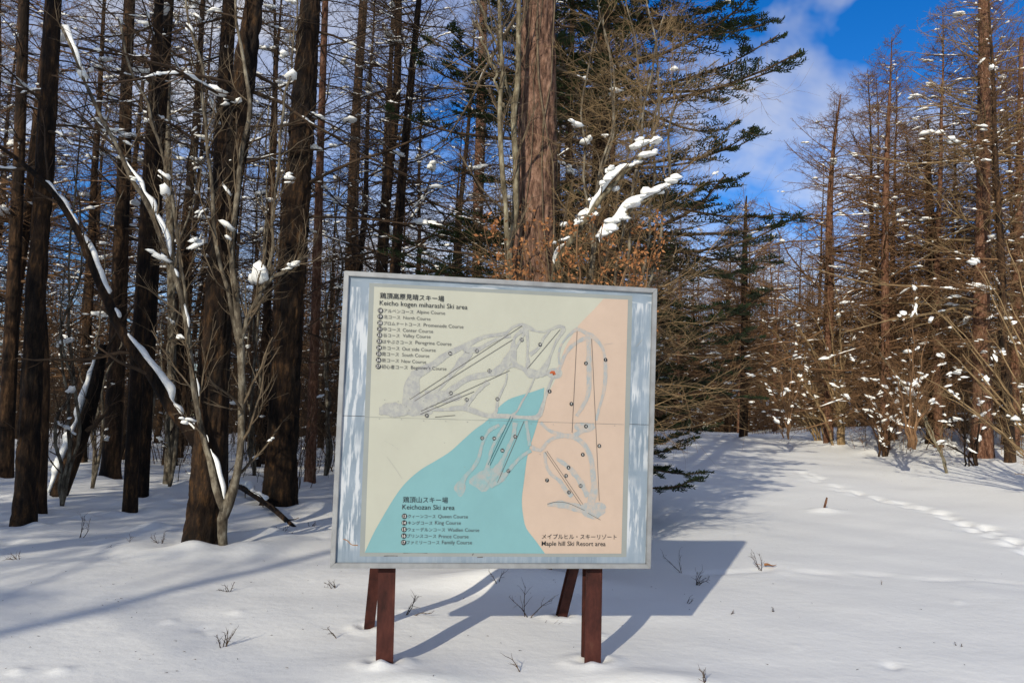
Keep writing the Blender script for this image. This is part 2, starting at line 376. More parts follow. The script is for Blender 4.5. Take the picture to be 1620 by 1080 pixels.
def build_sign():
    sroot = thing('ski_map_sign', 'large framed ski area map board standing on rust brown steel legs in the snow', 'sign', (BO[0], BO[1] + .1, 0))
    m, t, b = mat('frame_metal', (.42, .43, .42), .5, .5); b.inputs['Metallic'].default_value = .35; M['frame'] = m
    n_, l_ = t.nodes, t.links; tc = n_.new('ShaderNodeTexCoord'); a = n_.new('ShaderNodeTexNoise'); a.inputs['Scale'].default_value = 12; a.inputs['Detail'].default_value = 8
    r = n_.new('ShaderNodeValToRGB'); r.color_ramp.elements[0].position = .3; r.color_ramp.elements[0].color = (.20, .205, .21, 1); r.color_ramp.elements[1].position = .62; r.color_ramp.elements[1].color = (.265, .275, .28, 1)
    l_.new(tc.outputs['Object'], a.inputs['Vector']); l_.new(a.outputs[0], r.inputs[0]); l_.new(r.outputs[0], b.inputs['Base Color'])
    # worn blue paint with white flaked streaks
    m, t, b = mat('worn_blue_paint', (.3, .4, .5), .55, .4); M['panel'] = m; n_, l_ = t.nodes, t.links
    tc = n_.new('ShaderNodeTexCoord')
    def streak(sc, p0, p1, seed, det=5):
        mp = n_.new('ShaderNodeMapping'); mp.inputs['Scale'].default_value = sc; mp.inputs['Location'].default_value = (seed, seed * 2, seed * 3)
        l_.new(tc.outputs['Object'], mp.inputs['Vector']); a = n_.new('ShaderNodeTexNoise'); a.inputs['Scale'].default_value = 1; a.inputs['Detail'].default_value = det; a.inputs['Roughness'].default_value = .6
        l_.new(mp.outputs[0], a.inputs['Vector']); r = n_.new('ShaderNodeValToRGB'); r.color_ramp.elements[0].position = p0; r.color_ramp.elements[1].position = p1
        l_.new(a.outputs[0], r.inputs[0]); return r
    base = n_.new('ShaderNodeMix'); base.data_type = 'RGBA'; base.inputs[6].default_value = (.135, .18, .225, 1); base.inputs[7].default_value = (.20, .25, .305, 1)
    l_.new(streak((4, 4, 2.5), .35, .65, 3).outputs[0], base.inputs[0])
    w1 = n_.new('ShaderNodeMix'); w1.data_type = 'RGBA'; w1.inputs[7].default_value = (.40, .43, .46, 1)
    k1 = streak((46, 46, 4.2), .475, .56, 11); k2 = streak((1.7, 1.7, 2.3), .35, .49, 21, 3)
    mu = n_.new('ShaderNodeMath'); mu.operation = 'MULTIPLY'; l_.new(k1.outputs[0], mu.inputs[0]); l_.new(k2.outputs[0], mu.inputs[1])
    zz_ = n_.new('ShaderNodeSeparateXYZ'); l_.new(tc.outputs['Object'], zz_.inputs[0]); mr = n_.new('ShaderNodeMapRange'); mr.inputs[1].default_value = BO[2] + .09; mr.inputs[2].default_value = BO[2] + .16; mr.inputs[3].default_value = .12; l_.new(zz_.outputs[2], mr.inputs[0]); m4 = n_.new('ShaderNodeMath'); m4.operation = 'MULTIPLY'; l_.new(mu.outputs[0], m4.inputs[0]); l_.new(mr.outputs[0], m4.inputs[1]); mu = m4
    # along the top the flakes run sideways
    sp = n_.new('ShaderNodeSeparateXYZ'); l_.new(tc.outputs['Object'], sp.inputs[0])
    gt = n_.new('ShaderNodeMath'); gt.operation = 'GREATER_THAN'; gt.inputs[1].default_value = BO[2] + BH - .095; l_.new(sp.outputs[2], gt.inputs[0])
    k3 = streak((2.2, 2.2, 30), .52, .60, 31); mh = n_.new('ShaderNodeMix'); mh.data_type = 'FLOAT'
    l_.new(gt.outputs[0], mh.inputs[0]); l_.new(mu.outputs[0], mh.inputs[2]); l_.new(k3.outputs[0], mh.inputs[3])
    l_.new(mh.outputs[0], w1.inputs[0]); l_.new(base.outputs[2], w1.inputs[6]); l_.new(w1.outputs[2], b.inputs['Base Color'])
    def pm(name, col, var=.08):
        col = tuple(c * .68 for c in col); lo = tuple(c * (1 - var) for c in col); hi = tuple(c * (1 + var) for c in col)
        M[name] = noisy(name, [(.3, lo), (.7, hi)], (4, 4, 3), detail=12, rough=.6, bump=0, rand=False, spec=.3)
    pm('p_grey', (.30, .33, .32)); pm('p_cream', (.50, .51, .43), .05); pm('p_teal', (.20, .41, .44), .06); pm('p_pink', (.57, .445, .355), .07)
    pm('p_track', (.395, .405, .40), .07); pm('p_track_blue', (.40, .435, .435), .07); pm('p_track_teal', (.335, .42, .42), .07); pm('p_ink', (.018, .022, .026), .1); pm('p_line', (.12, .11, .10), .1); pm('p_ink_faded', (.065, .065, .07), .1)
    pm('p_teal_line', (.05, .17, .19), .1); pm('p_white', (.6, .6, .58), .05); pm('p_orange', (.45, .10, .03), .1); pm('p_stain', (.26, .28, .28), .2); pm('p_flake', (.6, .62, .63), .05); pm('p_scar', (.34, .17, .07), .3)
    for nm_, lo_, hi_ in (('p_track', (.36, .37, .37), (.455, .465, .42)), ('p_track_blue', (.36, .40, .41), (.50, .43, .37)), ('p_track_teal', (.37, .40, .39), (.25, .41, .43))):
        M[nm_] = noisy(nm_, [(.40, tuple(c * .68 for c in lo_)), (.62, tuple(c * .68 for c in hi_))], (34, 34, 26), detail=7, rough=.6, bump=0, rand=False, spec=.3)
    M['p_lightedge'] = M['p_cream']
    # frame of four rails mitred at the corners
    th, D = .030, .10
    hw = BW / 2
    cor = [(-hw, 0), (hw, 0), (hw, BH), (-hw, BH)]; inn = [(-hw + th, th), (hw - th, th), (hw - th, BH - th), (-hw + th, BH - th)]
    for k in range(4):
        a, b2 = cor[k], cor[(k + 1) % 4]; ia, ib = inn[k], inn[(k + 1) % 4]
        bm = bmesh.new(); vs = [bm.verts.new(B(p[0], p[1], w_)) for w_ in (0, D) for p in (a, b2, ib, ia)]
        for f in ((0, 1, 2, 3), (7, 6, 5, 4), (0, 4, 5, 1), (1, 5, 6, 2), (2, 6, 7, 3), (3, 7, 4, 0)): bm.faces.new([vs[i] for i in f])
        bmesh.ops.recalc_face_normals(bm, faces=bm.faces)
        es = [e for e in bm.edges if e.verts[0].index // 4 == 0]
        bmesh.ops.bevel(bm, geom=bm.edges[:], offset=.003, segments=2, affect='EDGES')
        bm.verts.ensure_lookup_table(); bm.verts.index_update()
        g = G(); V = [v.co[:] for v in bm.verts]; g.v.append(np.array(V)); g.n = len(V)
        by = {}
        for f in bm.faces: by.setdefault(len(f.verts), []).append([v.index for v in f.verts])
        for n_k, fl in by.items(): g.f.append(np.array(fl))
        bm.free(); obj('frame_rail', g, M['frame'], sroot, smooth=False)
    # two sheets meeting in a seam
    us, vs_ = bd(540, 658); ur, vr = bd(1030, 671); seam = (vs_ + vr) / 2
    g = G(); bbox(g, -hw + th, hw - th, th, seam - .0015, PANEL_W, PANEL_W + .02); obj('sheet_panel', g, M['panel'], sroot, smooth=False)
    g = G(); bbox(g, -hw + th, hw - th, seam + .0015, BH - th, PANEL_W, PANEL_W + .02); obj('sheet_panel', g, M['panel'], sroot, smooth=False)
    g = G(); bbox(g, -hw + th + .005, hw - th - .005, th + .005, BH - th - .005, .055, .062); obj('back_plate', g, M['rust'], sroot, smooth=False)
    # steel posts in front, raking braces behind
    def ibeam(pts, wx, dp, name, label=None):
        g = G(); a, b3 = np.array(pts[0]), np.array(pts[1]); T = unit(b3 - a); X = BM @ np.array([1.0, 0, 0]); X = unit(X - T * (X @ T)); Y = np.cross(T, X)
        f = .012; sec = [(-wx, -dp), (wx, -dp), (wx, -dp + f), (.006, -dp + f), (.006, dp - f), (wx, dp - f), (wx, dp), (-wx, dp), (-wx, dp - f), (-.006, dp - f), (-.006, -dp + f), (-wx, -dp + f)]
        n = 10; V = [a * (1 - s) + b3 * s + X * x + Y * y for s in np.linspace(0, 1, n) for (x, y) in sec]; S = len(sec)
        F = [[k * S + i, k * S + (i + 1) % S, (k + 1) * S + (i + 1) % S, (k + 1) * S + i] for k in range(n - 1) for i in range(S)]
        g.add(V, F); g.f.append(np.array([list(range(S))[::-1]])); g.f.append(np.array([[(n - 1) * S + i for i in range(S)]]))
        o = obj(name, g, M['rust'], sroot, smooth=False)
        if label: o['label'] = label
        return o
    for (pb, pt) in (((608, 1050), (612, 905)), ((935, 1028), (937, 905))):
        dpt = B(0, 0, .15)
        top = atplane(pt, .155); bot = atplane(pb, .155); dd = unit(bot - top); bot = bot + dd * .25; top = top - dd * 1.0
        ibeam([bot, top], .052, .05, 'front_post')
        WELLS.append((atplane(pb, .155)[0], atplane(pb, .155)[1], .075, .03))
    for (pb, pt) in (((584, 992), (593, 905)), ((888, 974), (905, 905))):
        bot = gnd(*pb); ur_, vr_ = bd(*pt, w=.35)
        top = B(ur_, 0.02, .62 * .75)
        d = ray(*pt); top = CAM + d * ((bot[1] - .22) / d[1]); dd = unit(bot - top); bot2 = bot + dd * .25; top2 = top - dd * 1.35
        ibeam([bot2, top2], .036, .036, 'rear_brace'); WELLS.append((bot[0], bot[1], .06, .03))
    for zz in (.35, 1.35):
        g = G(); bbox(g, -.86, .86, zz, zz + .05, .064, .104); obj('cross_rail', g, M['rust'], sroot, smooth=False)
    # ---- flat print, every layer a little proud of the one below
    lay = lambda k: PANEL_W - .0008 * k
    def poly(pts, k, mt, name, m_=0, closed=True):
        P = np.array([bd(*p, w=lay(k)) for p in pts])
        if m_: P = cat(np.vstack([P]), m_)
        g = G(); g.add([B(u, v, lay(k)) for u, v in P], [list(range(len(P)))]); return obj(name, g, M[mt], sroot, smooth=False)
    def ribbon(pts, ws, k, mt, name, m_=28, rough=.18, seed=0):
        if np.isscalar(ws): ws = [ws] * len(pts)
        P = np.array([bd(*p, w=lay(k)) for p in pts]); q = cat(np.c_[P, np.array(ws) / 259.0], m_) if len(pts) > 2 else np.c_[P, np.array(ws) / 259.0]
        m_ = len(q); c = q[:, :2]; hwid = np.maximum(q[:, 2], .0012) / 2; T = unit(np.gradient(c, axis=0)); Nn = np.stack([-T[:, 1], T[:, 0]], 1)
        hwid = hwid * (1 + rough * 2 * (noise(np.stack([np.arange(m_) * .7, np.zeros(m_) + seed, np.zeros(m_)], -1)) - .5))
        a = c + Nn * hwid[:, None]; b4 = c - Nn * hwid[:, None]
        V = [B(u, v, lay(k)) for u, v in np.vstack([a, b4])]; F = [[i, i + 1, m_ + i + 1, m_ + i] for i in range(m_ - 1)]
        g = G().add(V, F); return obj(name, g, M[mt], sroot, smooth=False)
    poly([(584.5, 447.5), (1000.5, 468), (991, 880.5), (569, 879.5)], 1, 'p_grey', 'print_border')
    poly([(592, 453.5), (993.5, 474), (983, 875), (577, 873.5)], 2, 'p_cream', 'print_area', 0)['label'] = 'cream printed area of the map'
    pinkb = [(862.5, 875), (848, 855), (833, 835), (828, 815), (826, 790), (829.5, 760), (835, 720), (846, 684), (852, 664), (859, 642), (868, 622), (882, 592), (887, 570), (894, 550), (905, 531), (915, 515), (926, 503), (940, 489), (955, 472.5)]
    sm = cat(np.array(pinkb, float), 70)
    poly([tuple(p) for p in sm] + [(993.5, 474), (983, 875)], 3, 'p_pink', 'print_area')['label'] = 'pink printed area of the map'
    tb = [(577, 873.5), (590, 845), (605, 818), (625, 785), (642, 763), (665, 743), (690, 728), (712, 714), (731, 697), (750, 680), (768, 667), (779, 656), (790, 643), (804, 632), (820, 626), (841, 620), (861, 613)]
    te = cat(np.array(tb, float), 60)
    tr_ = cat(np.array([(861, 613), (858.5, 640), (851.5, 664), (845.5, 684), (834.5, 720), (829, 760), (825.5, 790), (827.5, 815), (832.5, 835), (847.5, 855), (862, 875)], float), 40)
    poly([tuple(p) for p in te] + [tuple(p) for p in tr_[1:]], 4, 'p_teal', 'print_area')['label'] = 'teal printed area of the map'
    tr = [([(647, 648), (646, 625), (649, 605), (662, 590), (685, 577), (705, 562), (722, 553), (740, 545), (765, 533), (790, 529), (800, 527)], [20, 18, 17, 14, 12, 10, 9, 8, 6, 5, 5]),
          ([(800, 528), (812, 517), (826, 513.5), (836, 518), (850, 524), (862, 524.5), (872, 521), (884, 516), (893, 519)], [5, 4, 5, 7, 3, 3, 4, 5, 6]),
          ([(735, 550), (742, 557), (728, 575), (715, 590), (700, 610), (690, 618), (672, 622)], [12, 14, 12, 8, 4, 4, 10]),
          ([(742, 553), (755, 553), (770, 545), (790, 535), (808, 531)], [12, 8, 6, 5, 5]),
          ([(832, 518), (816, 531), (812, 540), (812, 555), (803, 570), (795, 580), (785, 588), (770, 592), (745, 597), (730, 605), (715, 615), (705, 622)], [9, 5, 5, 11, 13, 12, 13, 8, 10, 9, 8, 8]),
          ([(833, 520), (835, 545), (834, 562), (835, 575), (833, 590)], [6, 4, 4, 8, 4]),
          ([(812, 555), (814, 575), (828, 583), (840, 592), (855, 590), (865, 576), (872, 560), (880, 540), (890, 525), (892, 518)], [10, 8, 6, 13, 12, 8, 4, 4, 6, 7]),
          ([(838, 561), (852, 550), (860, 535), (870, 523)], [7, 4, 4, 3]), ([(832, 522), (822, 540), (815, 552)], [5, 4, 4]),
          ([(800, 584), (810, 579), (822, 581), (835, 585), (850, 591), (868, 590)], [5, 4, 5, 6, 12, 4]),
          ([(802, 590), (800, 605), (792, 622), (787, 635), (785, 650), (778, 658)], [2.5, 3, 4, 4, 5, 6]),
          ([(845, 598), (838, 615), (826, 635), (818, 650), (808, 658)], [3, 2.5, 3, 3, 4]),
          ([(676, 646), (700, 648), (730, 645), (750, 650), (770, 657), (800, 658), (830, 660), (850, 660), (856, 650), (862, 630), (870, 607), (876, 594)], [6, 5, 8, 9, 7, 7, 6, 9, 8, 5, 4, 4]),
          ([(772, 603), (757, 618), (745, 632), (735, 645)], [8, 5, 6, 8]), ([(650, 642), (668, 635), (692, 629), (712, 621)], [26, 26, 16, 6]),
          ([(600, 650), (622, 648), (645, 650)], [10, 22, 12])]
    for i, (p, w_) in enumerate(tr): ribbon(p, w_, 5 + .12 * i, 'p_track', 'ski_run', seed=i)
    ub = [([(872, 590), (885, 582), (892, 565), (902, 550), (915, 540), (930, 533)], [10, 6, 5, 6, 5, 8]),
          ([(885, 580), (884, 560), (888, 545), (900, 530), (914, 520), (925, 526), (938, 532), (950, 545), (956, 560), (958, 590), (955, 620), (948, 645), (943, 665)], [3, 3, 3, 4, 6, 5, 8, 6, 5, 6, 5, 4, 4]),
          ([(931, 532), (932, 600), (930, 625), (922, 642), (912, 658)], [8, 8, 7, 6, 5]),
          ([(855, 668), (868, 680), (885, 686), (905, 690), (925, 678), (940, 672)], [6, 5, 6, 7, 10, 6]),
          ([(840, 707), (855, 712), (865, 700), (880, 691), (900, 689), (918, 697), (930, 712), (936, 730), (938, 750), (940, 775), (935, 795), (940, 810)], [7, 6, 5, 6, 7, 9, 7, 8, 9, 12, 14, 12]),
          ([(862, 715), (864, 735), (872, 750), (885, 760), (895, 775), (905, 785)], [5, 5, 6, 6, 8, 6]),
          ([(880, 725), (895, 735), (908, 748), (920, 765), (930, 785)], [5, 7, 9, 9, 9]), ([(866, 798), (885, 797), (905, 801), (925, 806), (948, 816)], [4, 11, 13, 13, 9])]
    for i, (p, w_) in enumerate(ub): ribbon(p, w_, 5 + .12 * i, 'p_track_blue', 'ski_run', seed=i + 40)
    vt = [([(790, 672), (775, 680), (768, 690), (762, 705), (757, 725), (748, 740), (735, 755), (728, 772)], [5, 6, 4, 5, 6, 6, 7, 15]),
          ([(800, 672), (788, 690), (778, 710), (772, 735), (768, 755), (762, 772)], [6, 5, 5, 6, 13, 9]),
          ([(815, 668), (812, 690), (803, 710), (795, 728), (785, 745), (773, 757)], [8, 6, 6, 7, 14, 18]), ([(832, 665), (836, 690), (838, 705)], [5, 5, 6]),
          ([(840, 712), (825, 722), (812, 735), (802, 748), (790, 760), (775, 768)], [6, 5, 5, 6, 8, 8])]
    for i, (p, w_) in enumerate(vt): ribbon(p, w_, 7 + .12 * i, 'p_track_teal', 'ski_run', seed=i + 60)
    for k_, (cx_, cy_, rx_, ry_) in enumerate([(622, 648, 20, 10), (662, 645, 24, 14), (700, 628, 30, 10), (728, 772, 9, 12), (764, 762, 20, 14), (778, 752, 22, 12), (940, 806, 20, 13), (655, 605, 9, 20), (925, 676, 16, 8), (877, 590, 12, 9)]):
        a_ = np.linspace(0, 2 * pi, 20)[:-1]; rr_ = .75 + .5 * noise(np.c_[np.cos(a_) * 1.6 + k_ * 7, np.sin(a_) * 1.6, a_ * 0]); poly([(cx_ + rx_ * r1 * cos(q1), cy_ + ry_ * r1 * sin(q1)) for q1, r1 in zip(a_, rr_)], 4.5 + .05 * k_, 'p_track' if k_ in (0, 1, 2, 7, 9) else ('p_track_teal' if k_ in (3, 4, 5) else 'p_track_blue'), 'ski_run')
    lifts = [[(648, 632), (826, 515)], [(656, 634), (811, 537)], [(666, 650), (806, 586)], [(665, 655), (750, 619)], [(688, 659.5), (720, 656.5)], [(834, 583), (886, 521)], [(913, 524), (905, 684)], [(936, 536), (948, 792)],
             [(787, 763), (829, 666)], [(862, 714), (919, 799)], [(865, 713), (922, 797)], [(866, 797), (880, 793.5), (897, 795), (912, 801), (925, 807)], [(930, 811), (950, 822)]]
    for p in lifts: ribbon(p, .75, 8.2, 'p_line', 'lift_line', 12, 0)
    for p in ([(772, 735), (808, 658)], [(775, 736), (811.5, 660)]): ribbon(p, 1.0, 8.2, 'p_teal_line', 'lift_line', 12, 0)
    ribbon([(870, 590), (875, 588), (877, 593), (874, 589.5)], [2, 5, 5, 1], 8.4, 'p_orange', 'map_mark', 6)
    for p in ([(1035, 0), (0, 0)],): pass
    ribbon([(577, 659), (700, 662.5), (860, 667), (987, 671)], .32, 8.35, 'p_stain', 'seam_line', 30, .5)
    # scars and chips
    for p, w_ in (([(543, 852), (550, 855), (556, 861), (566, 862)], 1.3),): ribbon(p, w_, 3, 'p_scar', 'rust_scratch', 10)
    for p in ([(607, 879), (617, 878.6), (629, 878.9)], [(638, 874), (655, 873.6), (676, 874.4)], [(747, 878), (749, 875)], [(755, 881), (764, 880.6)]): ribbon(p, 1.2, 3, 'p_line', 'scratch', 8, .6)
    for p, w_ in (([(608, 697), (620, 703), (631, 711)], .5), ([(612, 722), (625, 740), (636, 757)], .5), ([(955, 545), (970, 543)], .4), ([(1007, 548), (1016, 537)], .6)): ribbon(p, w_, 5.2, 'p_track', 'scratch', 8, .3)
    rs = np.random.default_rng(3)
    for x, y in [(600, 662), (635, 663), (670, 665), (705, 666), (739, 667), (774, 668), (840, 670), (875, 671), (972, 673), (703, 700), (735, 738), (854, 718)] + [(rs.uniform(600, 700), rs.uniform(625, 655)) for _ in range(14)]:
        u, v = bd(x, y); r_ = .0028; a = np.arange(8) * pi / 4
        g = G().add([B(u + r_ * cos(q), v + r_ * sin(q) * .8, lay(8.3)) for q in a], [list(range(8))]); obj('rivet', g, M['p_stain'], sroot, smooth=False)
    # lettering
    def text(s, x0, x1, y, k=9, mt='p_ink', parent=None, bold=0.0, ctr=None, hgt=None):
        cu = bpy.data.curves.new('t', 'FONT'); cu.body = s; cu.size = 1; cu.resolution_u = 3; cu.offset = bold; cu.align_y = 'CENTER' if hgt is None else 'CENTER'
        o = bpy.data.objects.new('t', cu); C.objects.link(o); dg = bpy.context.evaluated_depsgraph_get(); me = bpy.data.meshes.new_from_object(o.evaluated_get(dg))
        co = np.zeros(len(me.vertices) * 3, np.float32); me.vertices.foreach_get('co', co); co = co.reshape(-1, 3).astype(float)
        bpy.data.objects.remove(o); bpy.data.curves.remove(cu)
        if len(co) == 0: return None
        lo, hi = co.min(0), co.max(0)
        if ctr is not None:
            u, v = ctr; sc = hgt / (hi[1] - lo[1]); q = (co - (lo + hi) / 2) * sc; uu, vv = u + q[:, 0], v + q[:, 1]
        else:
            u0, v0 = bd(x0, y); u1, _ = bd(x1, y); sc = (u1 - u0) / (hi[0] - lo[0]); uu = u0 + (co[:, 0] - lo[0]) * sc; vv = v0 + (co[:, 1] - (lo[1] + hi[1]) / 2 * 1.0) * sc
        W = np.array([B(a, c, lay(k)) for a, c in zip(uu, vv)]) - np.array(sroot['_o'])
        me.vertices.foreach_set('co', W.astype(np.float32).ravel()); me.materials.clear(); me.materials.append(M[mt]); me.update()
        me.name = 'lettering'
        o = bpy.data.objects.new('lettering', me); C.objects.link(o); o.parent = parent or sroot; return o
    text('鶏頂高原見晴スキー場', 601, 702.6, 467.5, bold=.006); text('Keicho kogen miharashi Ski area', 600.5, 739.5, 480, bold=0.0)
    rows = [('アルペンコース', 607, 654, 'Alpine Course', 659, 704, 491.5, 18), ('北コース', 607, 633, 'North Course', 638, 681, 501, 19), ('プロムナートコース', 606.5, 665, 'Promenade Course', 670, 733, 511, 20),
            ('中コース', 606, 633, 'Center Course', 637, 685, 520.5, 21), ('谷コース', 606, 632, 'Valley Course', 637, 681, 530, 22), ('はやぶさコース', 605, 652, 'Peregrine Course', 657, 714, 540, 23),
            ('外コース', 604.5, 632, 'Out side Course', 636, 689, 550, 24), ('南コース', 604, 631, 'South Course', 636, 679, 559.5, 25), ('新コース', 604, 631, 'New Course', 635, 674, 569.5, 26), ('初心者コース', 603.5, 645, "Beginner's Course", 650, 706, 579.5, 27)]
    def disc(x, y, num, r_px=4.1):
        u, v = bd(x, y); r_ = r_px / 259.0; a = np.arange(18) * pi / 9
        g = G().add([B(u + r_ * cos(q), v + r_ * sin(q), lay(9)) for q in a], [list(range(18))]); o = obj('number_disc', g, M['p_ink'], sroot, smooth=False)
        me = text(str(num), 0, 0, 0, 10, 'p_white', o, .02, (u, v), r_ * 1.15)
        if me: me.name = 'numeral'
    for jp, a, b5, en, c, d, y, n in rows:
        disc(601.8 - (y - 491) * .04, y - .3, n); text(jp, a, b5, y, mt='p_ink_faded', bold=0); text(en, c, d, y + (c - a) * .045, mt='p_ink_faded', bold=-.006)
    text('鶏頂山スキー場', 637.5, 708.5, 789.5, bold=0.0); text('Keichozan Ski area', 636.5, 719, 801, bold=0.0)
    for jp, a, b5, en, c, d, y, n in [('クィーンコース', 645, 689, 'Queen Course', 693, 740, 815.8, 13), ('キングコース', 645, 684, 'King Course', 688, 729, 826.2, 14), ('ウェーデルンコース', 644.5, 704, 'Wadlen Course', 708, 758, 836.6, 15),
                                      ('プリンスコース', 643.5, 690, 'Prince Course', 694, 741, 846.8, 16), ('ファミリーコース', 643, 695, 'Family Course', 699, 746.5, 857.2, 17)]:
        disc(639.7 - (y - 815) * .03, y, n); text(jp, a, b5, y, mt='p_ink_faded', bold=0); text(en, c, d, y + .6, mt='p_ink_faded', bold=-.004)
    text('メイプルヒル・スキーリゾート', 857, 975, 847.5, bold=0.0); text('Maple hill Ski Resort area', 856.5, 957.5, 859.8, bold=.003)
    for x, y, n in [(712, 559, 26), (754, 555, 23), (825, 537.5, 20), (854, 545, 19), (774, 586.5, 22), (713, 621.5, 24), (738, 632, 25), (786.5, 631, 18), (675, 657, 21), (957.5, 569, 1), (926.5, 574.5, 2), (869, 618.7, 3), (926.5, 674, 4),
                    (921.5, 718.6, 5), (899, 739, 6), (865, 759, 7), (903.5, 638.6, 9), (947.6, 704.8, 8), (895, 752, 12), (918, 768, 10), (899.5, 778, 11), (762.5, 692.5, 13), (781.5, 693, 14), (814.5, 690, 15), (794.5, 712, 16), (804, 744.5, 17)]:
        disc(x, y, n, 3.1)
    # thin pale line of snow / dust on the top rail and small chip on the right edge
    return sroot
def atplane(p, w):
    d = ray(*p); o = B(0, 0, w); t = ((o - CAM) @ BN) / (d @ BN); return CAM + d * t

# ================================================================ TREES
def trunk_mesh(g, P, R, seed, S=16, depth=.0, fs=1.0, flare=True):
    """tapered trunk with fissured plates"""
    L = np.linalg.norm(np.diff(P, axis=0), axis=1).sum(); m = max(12, int(L / (.045 if S > 30 else .25)))
    q = cat(np.c_[P, R], m); P, R = q[:, :3], q[:, 3].copy()
    if flare: s = np.arange(m) * L / m; R *= 1 + .22 * np.exp(-s / .35); foot = np.exp(-s / .22)
    T, A, Bq = frames(P[None]); A, Bq = A[0], Bq[0]; a = np.arange(S) * 2 * pi / S
    s = np.linspace(0, L, m)[:, None] + np.zeros(S)
    ca, sa = np.cos(a)[None] * R[:, None], np.sin(a)[None] * R[:, None]
    rad = R[:, None] + np.zeros(S)
    low = noise(np.stack([np.cos(a)[None] * 1.3 + s * 0, np.sin(a)[None] * 1.3 + s * 0, s * .5 + seed * 3.1], -1)) - .5
    rad = rad * (1 + .16 * low)
    if flare: rad = rad * (1 + .9 * foot[:, None] * np.clip(noise(np.stack([np.cos(a)[None] * 2.2 + s * 0, np.sin(a)[None] * 2.2 + s * 0, s * 0 + seed * 1.7], -1)) - .45, 0, 1))
    if depth:
        w1 = noise(np.stack([ca * 6, sa * 6, s * 1.1 + seed], -1), 4) - .5
        f1 = np.abs(noise(np.stack([ca * 17 * fs + w1 * 2, sa * 17 * fs, s * 3.2 * fs + seed * 5 + w1], -1), 5) - .5) * 2
        f2 = np.abs(noise(np.stack([ca * 34 * fs, sa * 34 * fs, s * 8 * fs + seed * 5], -1), 6) - .5) * 2
        rad = rad + depth * (np.minimum(f1 * 2.2, 1) - .7) + depth * .45 * (np.minimum(f2 * 2, 1) - .5)
    V = P[:, None] + A[:, None] * (rad * np.cos(a))[..., None] + Bq[:, None] * (rad * np.sin(a))[..., None]
    q_ = np.arange(S); q2 = (q_ + 1) % S; j = (np.arange(m - 1) * S)[:, None]
    g.add(V, np.stack([j + q_, j + q2, j + S + q2, j + S + q_], -1).reshape(-1, 4))
